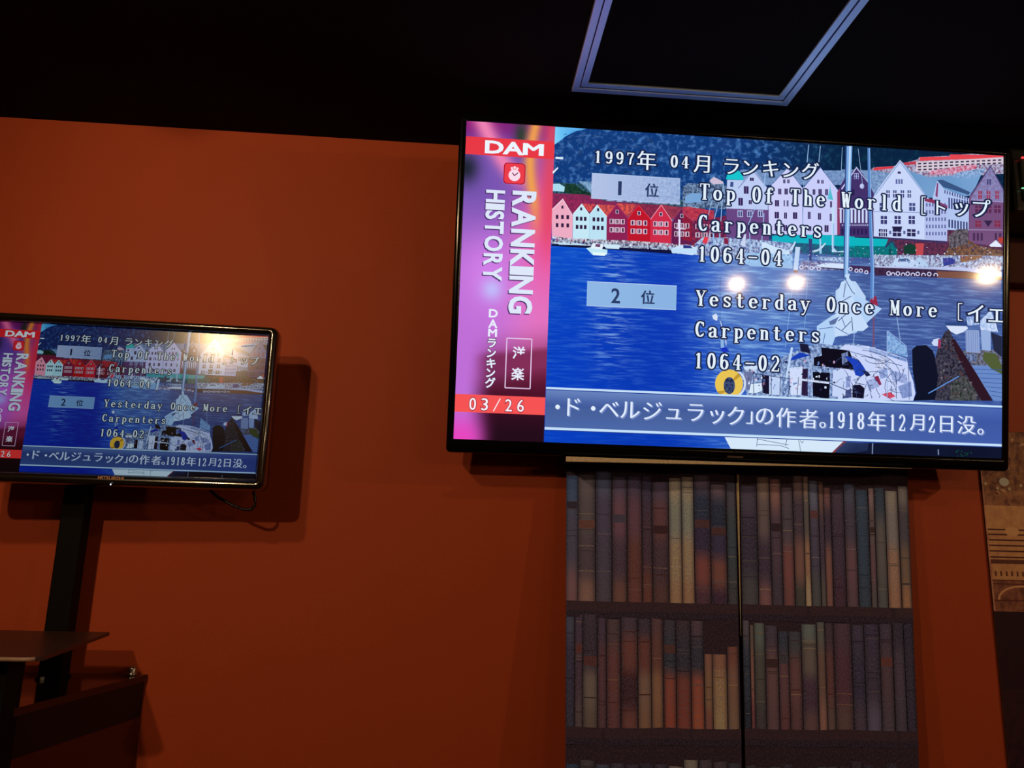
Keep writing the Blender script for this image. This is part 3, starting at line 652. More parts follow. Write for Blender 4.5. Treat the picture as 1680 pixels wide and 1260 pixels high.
pic.poly(z6([(1270, 600), (1350, 520), (1375, 500), (1420, 620), (1440, 700), (1280, 680)]), (150, 184, 232), 27, (214, 226, 250), CLUT)
pic.poly(z6([(960, 640), (1150, 645), (1165, 665), (1120, 700), (1055, 722), (1000, 690)]), (214, 226, 250), 28)
pic.poly(z6([(950, 612), (1150, 606), (1160, 640), (960, 645)]), (40, 70, 130), 27)
pic.poly(z6([(828, 800), (850, 765), (900, 755), (915, 800), (900, 830), (850, 825)]), (200, 214, 246), 28)
pic.poly(z6([(890, 760), (915, 770), (910, 850), (885, 840)]), (150, 50, 90), 29)
pic.poly(z6([(1120, 900), (1245, 905), (1235, 970), (1160, 960)]), (130, 150, 200), 27, (40, 50, 80), CLUT)
line(z6, (800, 1262), (1080, 1105), 9, (96, 150, 226), 30)
random.seed(5)
for k in range(130):
    y = random.uniform(740, 1300); x = random.uniform(920 - (y - 700) * .05, 1020 + (y - 740) * .42); a = random.uniform(5, 24)
    pic.poly(z6([(x, y), (x + a, y - a * .4), (x + a * 1.1, y + a * .2), (x + a * .3, y + a * .5)]), random.choice([(90, 88, 104), (60, 56, 72), (120, 110, 124), (16, 16, 30), (46, 66, 50), (90, 56, 50)]), 28 + k % 2)
# yellow ring buoy
n = 22
for k in range(n):
    t0, t1 = 2 * math.pi * k / n, 2 * math.pi * (k + 1) / n
    def o_(t): return (455 + 138 * math.cos(t), 178 + 142 * math.sin(t))
    def i_(t): return (458 + 56 * math.cos(t), 196 + 84 * math.sin(t))
    c = (232, 196, 84) if k % 11 not in (8,) else (190, 150, 50)
    pic.poly(z7([o_(t0), o_(t1), i_(t1), i_(t0)]), c, 30)
pic.poly(z7([(455 + 58 * math.cos(k * .5), 196 + 86 * math.sin(k * .5)) for k in range(13)]), (18, 26, 66), 29, (70, 90, 130), CLUT)
ring(z7, 475, 175, 128, 148, (206, 220, 245), 29, -75, 60)
# hull below the ticker
pic.poly(z7([(405, 690), (1590, 735), (1455, 866), (478, 826)]), (212, 232, 250), 24)
pic.poly(z7([(1590, 735), (1455, 866), (1480, 868), (1620, 740)]), (150, 60, 60), 24)
pic.poly(z8([(-60, 690), (60, 710), (500, 710), (1475, 735), (1475, 870), (-60, 840)]), (8, 14, 40), 23, (14, 24, 50), SOFT)
pic.poly(z8([(-50, 760), (30, 700), (250, 715), (240, 780), (60, 810), (-60, 810)]), (60, 84, 130), 24, (20, 30, 66), SOFT)
line(z8, (288, 712), (285, 812), 7, (150, 170, 210), 25); line(z8, (890, 770), (893, 820), 9, (130, 150, 180), 25)
for k in range(16):
    x = random.uniform(1060, 1200); y = random.uniform(770, 830); line(z8, (x, y), (x + random.uniform(-18, 18), y + random.uniform(4, 22)), 5, (16, 80, 50), 25)
for a, b in (((730, 720), (1040, 780)), ((735, 775), (960, 785)), ((960, 785), (1045, 815)), ((735, 710), (728, 795)), ((1025, 725), (1010, 790)), ((1140, 730), (1160, 840)), ((1155, 735), (1175, 760)), ((1175, 760), (1190, 738))):
    line(z7, a, b, 5, (50, 70, 110), 25)

# --- pink side panel
def pan(x, y):
    u = x / XL; v = y / 900
    c = mix((120, 84, 178), (190, 110, 214), sm(.2, .5, v))
    c = mix(c, (226, 120, 200), sm(.25, .9, u) * sm(.1, .45, v))
    c = mix(c, (236, 80, 150), math.exp(-((u - .95) / .25) ** 2) * math.exp(-((v - .3) / .22) ** 2))
    c = mix(c, (214, 130, 236), math.exp(-((u - .3) / .3) ** 2 - ((v - .48) / .12) ** 2) * .8)
    c = mix(c, (190, 200, 255), math.exp(-((u - .36) / .12) ** 2 - ((v - .53) / .035) ** 2) * .8)
    c = mix(c, (130, 24, 110), (1 - sm(0, .10, v)) * (1 - u * .4))
    c = mix(c, (30, 36, 50), math.exp(-((u - .02) / .14) ** 2 - ((v - .15) / .05) ** 2))
    st = abs(u - (.18 + 1.6 * v + .4 * (v * 3) ** 2)); c = mix(c, (240, 130, 180), math.exp(-(st / .12) ** 2) * (1 - sm(.16, .22, v)))
    c = mix(c, (44, 60, 50), math.exp(-((u - .62) / .08) ** 2 - ((v - .035) / .05) ** 2))
    st = abs(u - (.78 - .05 * math.sin(v * 14))); c = mix(c, (240, 160, 80), math.exp(-(st / .07) ** 2) * (1 - sm(.2, .42, v)))
    st = abs(u - .97); c = mix(c, (226, 70, 90), math.exp(-(st / .1) ** 2) * (1 - sm(.25, .5, v)) * .8)
    dk = sm(.66, .9, v + .06 * u) * sm(.10, .42, u)
    dk = max(dk, sm(.72, .76, v + .04 * u) * sm(.12, .4, u) * .75)
    c = mix(c, mix((100, 22, 50), (34, 10, 26), sm(.75, 1, v)), dk)
    return mix(c, (232, 70, 190), (1 - sm(.1, .5, u)) * sm(.88, 1.0, v))
pic.grid(0, XL, -4, 904, 40, 110, pan, 34)
pic.grid(-6, 2, -4, 904, 1, 60, pan, 33)
s_ = P(765.4, 223.7); e_ = P(908, 261.7)
pic.poly([(-4, s_[1]), (XL, s_[1]), (XL, e_[1]), (-4, e_[1])], (232, 56, 70), 35)
s_ = P(749.8, 647.4); e_ = P(893, 681)
pic.poly([(-4, s_[1] - 2), (XL, s_[1] - 2), (XL, e_[1]), (-4, e_[1])], (246, 84, 84), 35)
# rounded icon with a clock
c0 = P(844, 285)
def rr(cx, cy, w_, h_, r):
    return [(cx + sx * (w_ / 2 - r) + r * math.cos(rad(a + k * 22.5)), cy + sy * (h_ / 2 - r) + r * math.sin(rad(a + k * 22.5))) for sx, sy, a in ((1, 1, 0), (-1, 1, 90), (-1, -1, 180), (1, -1, 270)) for k in range(5)]
pic.poly(rr(*c0, 62, 61, 10), (170, 20, 40), 35); pic.poly(rr(*c0, 57, 56, 9), (236, 60, 74), 36)
pic.poly([(c0[0] + 17 * math.cos(t * .45), c0[1] + 5 + 17 * math.sin(t * .45)) for t in range(14)], (250, 220, 236), 37)
pic.poly([(c0[0] + 4.5 * math.cos(t * .8), c0[1] - 17 + 4.5 * math.sin(t * .8)) for t in range(8)], (250, 220, 236), 37)
pic.poly([(c0[0] - 12, c0[1] - 16), (c0[0] - 7, c0[1] - 19), (c0[0] - 4, c0[1] - 12), (c0[0] - 8, c0[1] - 9)], (250, 220, 236), 37)
pic.poly([(c0[0] + 12, c0[1] - 16), (c0[0] + 7, c0[1] - 19), (c0[0] + 4, c0[1] - 12), (c0[0] + 8, c0[1] - 9)], (250, 220, 236), 37)
idn = lambda p: p
line(idn, (c0[0] - 6, c0[1] - 2), (c0[0], c0[1] + 6), 3, (130, 40, 90), 38); line(idn, (c0[0], c0[1] + 6), (c0[0] + 10, c0[1] - 3), 3, (130, 40, 90), 38)
a_ = P(831.6, 554.7); b_ = P(868.4, 637.8); bx0, bx1 = a_[0], b_[0] + 2
for q in (((bx0, a_[1]), (bx1, a_[1])), ((bx1, a_[1]), (bx1, b_[1])), ((bx1, b_[1]), (bx0, b_[1])), ((bx0, b_[1]), (bx0, a_[1]))):
    line(idn, q[0], q[1], 3, (226, 196, 232), 36)
# rank boxes, ticker band
for (p0, p1), c, c2 in ((((971, 284.5), (1114.8, 334)), (132, 160, 208), (186, 196, 232)), (((963.4, 461.8), (1109, 508.5)), (136, 178, 226), (144, 184, 230))):
    a_ = P(*p0); b_ = P(*p1); q = P((p0[0] + p1[0]) / 2, p0[1]); 
    pic.poly([a_, (b_[0], a_[1]), b_, (a_[0], b_[1])], [c2, c, c, c2], 34, mix(c, (220, 230, 255), .45) if p0[1] < 300 else None, CLUT if p0[1] < 300 else FLAT)
    for q in ((a_, (b_[0], a_[1])), ((a_[0], b_[1]), b_)): line(idn, q[0], q[1], 2, (180, 205, 240), 35)
T0 = P(1250, 650.5)[1]; T1 = P(1250, 716.5)[1]
def tick(x, y):
    v = (y - T0) / (T1 - T0)
    c = mix((84, 112, 182), (50, 76, 160), abs(v - .47) < .02) if False else mix((104, 132, 190), (62, 88, 154), sm(0, .5, v))
    if v > .5: c = mix((70, 96, 156), (76, 104, 168), sm(.5, 1, v))
    return mix(c, (56, 84, 170), sm(1000, 1600, x) * .6)
pic.grid(XL + 1, 1604, T0, T1, 8, 16, tick, 34)
for y, h_ in ((T0 + 1, 6), (T1 - 1, 7)):
    pic.poly([(XL + 1, y - h_ / 2), (1604, y - h_ / 2), (1604, y + h_ / 2), (XL + 1, y + h_ / 2)], (196, 224, 250), 36)
    pic.poly([(XL + 1, y + h_ / 2), (1604, y + h_ / 2), (1604, y + h_ / 2 + 2.5), (XL + 1, y + h_ / 2 + 2.5)], (30, 60, 150), 35)

# ------------------------------------------------------------------ lettering
txt = Pic()
def arc(cx, cy, rx, ry, a0, a1, n=10):
    return [(cx + rx * math.cos(rad(a0 + (a1 - a0) * k / n)), cy + ry * math.sin(rad(a0 + (a1 - a0) * k / n))) for k in range(n + 1)]
# glyph cell 10 wide, 20 high; 'f' broad nib, 'h' hairline nib, 'm' medium
G = {
 'T': [('h', [(.6, 19.2), (9.4, 19.2)]), ('h', [(.7, 19), (.5, 15.8)]), ('h', [(9.3, 19), (9.5, 15.8)]), ('f', [(5, 19), (5, .8)]), ('h', [(3, .6), (7, .6)])],
 'o': [('f', arc(5, 6.5, 3.2, 5.9, 0, 360, 18))],
 'O': [('f', arc(5, 10, 3.2, 9.2, 0, 360, 20))], '0': [('f', arc(5, 10, 3.0, 9.2, 0, 360, 20))],
 'p': [('h', [(.8, 12.3), (2.4, 12.6)]), ('f', [(2.6, 12.2), (2.6, -4.4)]), ('h', [(1, -4.6), (4.6, -4.6)]), ('f', arc(5, 6.6, 3.2, 5.8, 120, -130, 14))],
 'f': [('f', [(4, .8), (4, 15)] + arc(6.2, 15.4, 2.2, 3.8, 180, 60, 6)), ('m', [(7.6, 17), (7.9, 17)]), ('h', [(1.4, 12.4), (7.4, 12.4)]), ('h', [(2, .6), (6.4, .6)])],
 'h': [('h', [(.8, 19.2), (2.4, 19.4)]), ('f', [(2.6, 19), (2.6, .8)]), ('f', arc(5, 9, 2.4, 3.4, 160, 0, 8) + [(7.4, .8)]), ('h', [(1.2, .6), (4.2, .6)]), ('h', [(5.9, .6), (9, .6)])],
 'e': [('f', arc(5, 6.6, 3.2, 5.9, 10, 315, 16)), ('h', [(2.4, 7.2), (8.2, 7.2)])],
 'W': [('f', [(1.4, 19), (3, 1.2)]), ('h', [(3, 1), (5, 17)]), ('f', [(5, 17), (6.8, 1.2)]), ('h', [(6.8, 1), (8.8, 19)]), ('h', [(.2, 19.2), (3, 19.2)]), ('h', [(7.4, 19.2), (10, 19.2)])],
 'r': [('h', [(1, 12.3), (3, 12.6)]), ('f', [(3.2, 12.2), (3.2, .8)]), ('h', [(1.4, .6), (5.4, .6)]), ('h', arc(6.4, 8.4, 3, 4, 170, 70, 6)), ('m', [(7.6, 11.4), (8, 11)])],
 'l': [('h', [(3, 19.2), (4.6, 19.4)]), ('f', [(5, 19), (5, .8)]), ('h', [(3, .6), (7, .6)])],
 'd': [('f', arc(5, 6.6, 3.2, 5.9, 60, 310, 14)), ('f', [(7.4, 19), (7.4, .9)]), ('h', [(5.8, 19.2), (7.4, 19.4)]), ('h', [(7.4, .6), (9.4, .8)])],
 'C': [('f', arc(5.4, 10, 3.7, 9.2, 48, 312, 16)), ('h', [(8.4, 18.6), (8.5, 14.4)]), ('h', [(8.6, 4.6), (8, 2.4)])],
 'a': [('f', [(2, 9.6)] + arc(4.6, 9.8, 2.7, 2.9, 150, 0, 8) + [(7.3, 2), (8, .9), (9.2, 1)]), ('h', [(7, 8), (4, 6.6)]), ('f', arc(4, 3.6, 2, 3, 100, 300, 10)), ('h', [(4.6, .8), (7, 2.6)])],
 'n': [('h', [(.8, 12.3), (2.4, 12.6)]), ('f', [(2.6, 12.2), (2.6, .8)]), ('f', arc(5, 9, 2.4, 3.4, 160, 0, 8) + [(7.4, .8)]), ('h', [(1.2, .6), (4.2, .6)]), ('h', [(5.9, .6), (9, .6)])],
 't': [('f', [(4.2, 17), (4.2, 3.6)] + arc(6.2, 3.6, 2, 2.8, 180, 290, 6)), ('h', [(1.6, 12.4), (7.6, 12.4)]), ('h', [(7, 1), (8.2, 2.4)])],
 's': [('m', [(7.6, 10.4)] + arc(4.9, 9.8, 2.6, 2.9, 40, 190, 7) + [(3.4, 7.6), (6.6, 5.4)] + arc(5, 3.7, 2.6, 3.0, 10, -150, 8)), ('h', [(7.8, 12), (7.8, 9.4)]), ('h', [(2, 4), (2, .8)])],
 'Y': [('f', [(1.6, 19), (5, 9)]), ('f', [(5, 9.5), (5, .8)]), ('h', [(8.6, 19), (5.2, 9.4)]), ('h', [(.2, 19.2), (3.4, 19.2)]), ('h', [(7, 19.2), (10, 19.2)]), ('h', [(3, .6), (7, .6)])],
 'y': [('f', [(1.8, 12.2), (5, 2)]), ('h', [(8.4, 12.2), (4.4, -2.4), (3, -4.4)]), ('m', [(2, -4.2), (2.8, -4.6)]), ('h', [(.4, 12.5), (3.6, 12.5)]), ('h', [(6.8, 12.5), (9.8, 12.5)])],
 'M': [('h', [(1.4, 19), (1.4, .8)]), ('f', [(1.8, 19), (5, 3)]), ('h', [(5, 3), (8, 19)]), ('f', [(8.2, 19), (8.2, .8)]), ('h', [(.1, .6), (2.8, .6)]), ('h', [(6.8, .6), (9.8, .6)]), ('h', [(.1, 19.2), (2, 19.2)]), ('h', [(8, 19.2), (9.8, 19.2)])],
 'c': [('f', arc(5.2, 6.6, 3.2, 5.9, 50, 312, 14)), ('m', [(7.5, 10.6), (7.7, 10.2)])],
 '1': [('h', [(2.6, 16.6), (4.6, 18.8)]), ('f', [(5, 18.8), (5, .8)]), ('h', [(3, .6), (7, .6)])],
 '2': [('m', arc(4.9, 14, 3, 5.2, 165, -20, 10) + [(5.6, 8), (2.2, 2)]), ('m', [(2, 1), (8, 1)]), ('h', [(8, 1), (8.6, 4)])],
 '4': [('h', [(6, 18.6), (1.2, 6.4), (9, 6.4)]), ('f', [(6.2, 18.6), (6.2, .8)]), ('h', [(4.4, .6), (8.2, .6)])],
 '6': [('f', arc(5, 6.2, 3.1, 5.6, 0, 360, 16)), ('f', [(1.9, 6.4), (1.9, 11)] + arc(5.2, 12, 3.3, 7, 165, 50, 8))],
 '7': [('m', [(1.6, 18.6), (8.4, 18.6)]), ('h', [(1.5, 18.6), (1.4, 15)]), ('m', [(8.3, 18.4), (5.2, 9), (4.4, .8)])],
 '8': [('f', arc(5, 14.6, 2.6, 4.4, 0, 360, 14)), ('f', arc(5, 5.4, 3.1, 4.8, 0, 360, 14))],
 '9': [('f', arc(5, 13.6, 3.1, 5.6, 0, 360, 16)), ('f', arc(4.8, 8, 3.3, 7.4, -15, -130, 8)), ('f', [(8.1, 14), (8.1, 8)])],
 '-': [('m', [(1.2, 8.8), (8.8, 8.8)])],
 '[': [('h', [(5, 19.6), (5, -2)]), ('h', [(5, 19.6), (8.6, 19.6)]), ('h', [(5, -2), (8.6, -2)])],
}
NIB = {'f': (1.35, .55), 'm': (1.1, .8), 'h': (.55, .52)}
def sweep(poly, rx, ry, tr, col, layer, sink):
    el = [(rx * math.cos(k * math.pi / 5), ry * math.sin(k * math.pi / 5)) for k in range(10)]
    segs = list(zip(poly, poly[1:])) or [(poly[0], poly[0])]
    for a, b in segs:
        dx, dy = b[0] - a[0], b[1] - a[1]
        pts = sorted({(p[0] + q[0], p[1] + q[1]) for p in (a, b) for q in el})
        lo = []; up = []
        for p in pts:
            while len(lo) > 1 and (lo[-1][0] - lo[-2][0]) * (p[1] - lo[-2][1]) - (lo[-1][1] - lo[-2][1]) * (p[0] - lo[-2][0]) <= 0: lo.pop()
            lo.append(p)
        for p in reversed(pts):
            while len(up) > 1 and (up[-1][0] - up[-2][0]) * (p[1] - up[-2][1]) - (up[-1][1] - up[-2][1]) * (p[0] - up[-2][0]) <= 0: up.pop()
            up.append(p)
        sink.poly([tr(p) for p in lo[:-1] + up[:-1]], col, layer)
def glyph(ch, cx, base, w_, h_, col, layer, grow=0, sink=None):
    """cx centre, base line y, cell width / cap height in picture units"""
    sx, sy = w_ / 10, h_ / 20
    tr = lambda p: (cx + (p[0] - 5) * sx, base - p[1] * sy)
    for kind, pl in G[ch]:
        rx, ry = NIB[kind]
        sweep(pl, rx + grow / sx, ry + grow / sy, tr, col, layer, sink or txt)

FONT = {}
def font_mesh(ch, off=0.0, res=3):
    k = (ch, off)
    if k not in FONT:
        c = bpy.data.curves.new('lettering_tmp', 'FONT'); c.body = ch; c.size = 1; c.offset = off; c.resolution_u = res; c.fill_mode = 'FRONT'; c.dimensions = '2D'
        o = bpy.data.objects.new('lettering_tmp', c); COL.objects.link(o)
        bpy.context.view_layer.update()
        me = o.evaluated_get(bpy.context.evaluated_depsgraph_get()).to_mesh()
        V = [(v.co.x, v.co.y) for v in me.vertices]; F = [tuple(p.vertices) for p in me.polygons]
        o.to_mesh_clear(); bpy.data.objects.remove(o); bpy.data.curves.remove(c)
        FONT[k] = (V, F)
    return FONT[k]
def extent(V):
    xs = [v[0] for v in V]; ys = [v[1] for v in V]; return min(xs), max(xs), min(ys), max(ys)
EM = {}
def char(ch, cx, cy, size, col, layer, off=0.0, nib=0.0, wx=1.0, sink=None, centre=True, rot=False, fit=None, slant=0):
    """one character of the built-in font; nib draws shifted copies that broaden the upright strokes only"""
    if ch in 'M' and off > .01: nib = off; off = 0.0
    V, F = font_mesh(ch, off)
    if not V: return
    a, b, c, d = extent(font_mesh(ch, 0.0)[0])
    if centre == 'em':                                # keep the glyph's own place in the em square
        mx_, my = .5, .38
    else: mx_, my = (a + b) / 2, (c + d) / 2
    sx = size * wx; sy = size
    if fit: sx = fit[0] / (b - a); sy = fit[1] / (d - c)
    for dx in ((0,) if not nib else (-nib, 0, nib)):
        pts = []
        for x, y in V:
            X = (x - mx_ + dx + slant * (y - my)) * sx; Y = (y - my) * sy
            pts.append((cx + Y, cy + X) if rot else (cx + X, cy - Y))
        (sink or txt).tris(pts, F, col, layer)

WHT = (226, 240, 252); OUT = (22, 34, 74)
def latin(s, pxs, top, bot, h_=None):
    """s: characters, pxs: pixel (x,y) centre of first and last character; even advance between"""
    a = P(*pxs[0]); b = P(*pxs[1]); n = pxs[2]
    adv = (b[0] - a[0]) / n
    base = (P(pxs[0][0], bot)[1]); hh_ = base - P(pxs[0][0], top)[1]
    return a[0], adv, base, hh_
def write(s, x0, adv, base, cap, w_=None, grow=4.6):
    x = x0
    for ch in s:
        if ch == ' ': x += adv; continue
        if ch in G:
            glyph(ch, x, base, w_ or adv * .74, cap, OUT, 40, grow); glyph(ch, x, base, w_ or adv * .74, cap, WHT, 42)
            x += adv
        else:
            cx = x + adv * .5; sz = adv * 2.0
            char(ch, cx, base - cap * .46, sz, OUT, 40, .055, .07, centre='em'); char(ch, cx, base - cap * .46, sz, WHT, 42, -.008, .018, centre='em')
            x += adv * 2
# heading
x0, adv, base, cap = latin('', ((981, 257), (1034.4, 261.5), 3), 247, 267.6)
write('1997', x0, adv, base, cap)
cap0 = cap
def jp(ch, px, py, size, grow=True, off=-.006, nib=.018, col=WHT, layer=42):
    cx, cy = P(px, py)
    if grow: char(ch, cx, cy, size, OUT, 40, .05, .065)
    char(ch, cx, cy, size, col, layer, off, nib)
xb = P(1106, 266)[0]; adv0 = P(1124, 268)[0] - xb
write('04', xb, adv0, base, cap)
jp('年', 1060.5, 263.5, 60); jp('月', 1151, 269.5, 58)
for ch, px, py in zip('ランキング', (1200, 1231, 1264, 1297, 1329), (273.5, 276, 277, 280, 281)): jp(ch, px, py, 56)
# first title
def row(s, first, last, n, top, bot):
    x0, adv, base, cap = latin('', (first, last, n), top, bot); return x0, adv, base, cap
x0, adv, base, cap = row('', (1156, 314), (1471, 335), 15, 301, 328)
write('Top Of The World [', x0, adv, base, cap)
for ch, px, py, sz in (('ト', 1543, 341, 52), ('ッ', 1577, 344, 60), ('プ', 1610, 342, 62)): jp(ch, px, py, sz)
x0, adv, base, cap = row('', (1153, 365), (1341, 379), 9, 352, 379.5); write('Carpenters', x0, adv, base, cap)
x0, adv, base, cap = row('', (1151.8, 416), (1276, 423), 6, 403.5, 429.5); write('1064-04', x0, adv, base, cap)
x0, adv, base, cap = row('', (1149.7, 489), (1530, 508), 18, 476, 502); write('Yesterday Once More', x0, adv, base, cap)
write('[', P(1572, 512)[0], adv, base, cap)
for ch, px, py, sz in (('イ', 1600, 514, 62), ('エ', 1635, 518, 62)): jp(ch, px, py, sz)
x0, adv, base, cap = row('', (1148, 540), (1337.5, 550), 9, 527, 553); write('Carpenters', x0, adv, base, cap)
x0, adv, base, cap = row('', (1146, 591), (1271.7, 598), 6, 578, 604.5); write('1064-02', x0, adv, base, cap)
# rank boxes
for ch, px, py, sz, w_ in (('1', 1016.8, 309, 58, 1.2), ('位', 1069.4, 312.5, 42, 1), ('2', 1010, 485.4, 60, .9), ('位', 1062.7, 488, 42, 1)):
    cx, cy = P(px, py); char(ch, cx, cy, sz, (40, 58, 100), 41, .012, .012, wx=w_)
# left margin fragments of scrolled text
line(idn, (XL + 4, P(920, 259)[1]), (XL + 26, P(920, 259)[1]), 5, WHT, 43) if False else None
a_ = P(917, 259.5); txt.poly([(a_[0] - 10, a_[1] - 3), (a_[0] + 12, a_[1] - 3), (a_[0] + 12, a_[1] + 3), (a_[0] - 10, a_[1] + 3)], WHT, 42)
a_ = P(911, 279); txt.poly([(a_[0] - 8, a_[1] + 6), (a_[0] + 6, a_[1] - 8), (a_[0] + 9, a_[1] - 6), (a_[0] - 6, a_[1] + 12)], WHT, 42)
# ticker
TK = [('・', 914.6, 667.5, 44), ('ド', 941, 668, 62), ('・', 973, 670, 44), ('ベ', 999, 671, 62), ('ル', 1033.5, 672.5, 62), ('ジ', 1070, 674, 62), ('ュ', 1105, 679, 60),
      ('ラ', 1141, 677, 62), ('ッ', 1176, 684, 62), ('ク', 1206.7, 682, 62), ('」', 1229, 685, 56), ('の', 1254, 683, 62), ('作', 1289, 685, 62), ('者', 1326, 687, 60), ('。', 1349, 697, 60),
      ('年', 1438, 691, 60), ('月', 1504, 693, 54), ('日', 1552, 696, 58), ('没', 1585, 697, 60), ('。', 1608, 708, 60)]
for ch, px, py, sz in TK:
    cx, cy = P(px, py)
    if ch == '・':
        for c_, l_, d_ in (((110, 130, 190), 40, 2), (WHT, 42, 0)):
            txt.poly([(cx + d_ + 6.5 * math.cos(t * .6), cy + d_ + 6.5 * math.sin(t * .6)) for t in range(11)], c_, l_)
        continue
    char(ch, cx + 3, cy + 2.5, sz, (120, 140, 196), 40, .0, .02); char(ch, cx, cy, sz, (222, 234, 252), 42, -.010, .018)
for ch, px, py in (('1', 1364, 687.5), ('9', 1379.5, 688), ('1', 1396, 689), ('8', 1411.8, 689.5), ('1', 1464, 692), ('2', 1479.5, 692.5), ('2', 1528, 695)):
    cx, cy = P(px, py); glyph(ch, cx + 2, cy + 26 + 1.5, 23, 49, (120, 140, 196), 40); glyph(ch, cx, cy + 26, 23, 49, (222, 234, 252), 42)
# side panel lettering
def band(s, x0, x1, ytop, ybot, col, layer, off, sh=None):
    """word turned a quarter clockwise; x0..x1 letter height (left = foot), ytop..ybot the run"""
    ws = []
    for ch in s:
        a, b, _, _ = extent(font_mesh(ch, 0)[0]); ws.append(max(b - a, .2))
    gap = .09; tot = sum(ws) + gap * (len(s) - 1); sc = (ybot - ytop) / tot; y = ytop
    for ch, w_ in zip(s, ws):
        cx, cy = (x0 + x1) / 2, y + w_ * sc / 2
        hgt = (x1 - x0); fw = w_ * sc * (.9)
        if sh: char(ch, cx - 3, cy + 3, 1, sh, layer - 1, off, rot=True, fit=(fw, hgt), slant=.0)
        char(ch, cx, cy, 1, col, layer, off, rot=True, fit=(fw, hgt), slant=.0)
        y += (w_ + gap) * sc
def band_px(s, p0, p1, q0, **k):
    a = P(*p0); b = P(*p1); c = P(*q0); band(s, a[0], c[0], a[1], b[1], **k)
wc = (222, 232, 250)
x_a = P(840, 330)[0]; x_b = P(879, 330)[0]
band('RANKING', x_a + 4, x_b - 2, P(860, 314)[1], P(858, 515)[1], wc, 42, .035, (80, 50, 110))
x_a = P(796, 330)[0]; x_b = P(828, 330)[0]
band('HISTORY', x_a + 4, x_b - 2, P(812, 312)[1], P(810, 460)[1], wc, 42, .03, (80, 50, 110))
for ch, px, w_ in (('D', 811, 48), ('A', 842, 52), ('M', 875, 54)):
    cx, cy = P(px, 243.5 + (px - 840) * .06); char(ch, cx, cy, 1, (236, 244, 255), 42, .035, fit=(w_, 34))
sx_ = P(806, 570)[0]
for ch, py in zip('DAM', (514, 531, 546)):
    char(ch, sx_ + 2, P(806, py)[1], 1, (232, 236, 252), 42, .03, fit=(23, 22))
for ch, py in zip('ランキング', (563, 579.5, 596, 612, 628)):
    char(ch, sx_ + 1, P(806, py)[1], 31, (90, 50, 90), 40, .07); char(ch, sx_ + 1, P(806, py)[1], 30, (232, 236, 252), 42, .03)
for ch, px, py in (('洋', 851.4, 578.8), ('楽', 849.5, 613.6)):
    cx, cy = P(px, py); char(ch, cx, cy, 37, (232, 236, 252), 42, .022)
a_ = P(775.5, 662); b_ = P(854, 665)
for i, ch in enumerate('03/26'):
    cx = a_[0] + (b_[0] - a_[0]) * i / 4; cy = a_[1] + 1
    if ch == '/': txt.poly([(cx - 10, cy + 18), (cx - 7, cy + 18), (cx + 11, cy - 18), (cx + 8, cy - 18)], (250, 236, 244), 42)
    else: char(ch, cx, cy, 1, (150, 40, 60), 40, .05, fit=(18, 34)); char(ch, cx, cy, 1, (250, 236, 244), 42, .0, .01, fit=(18, 34))

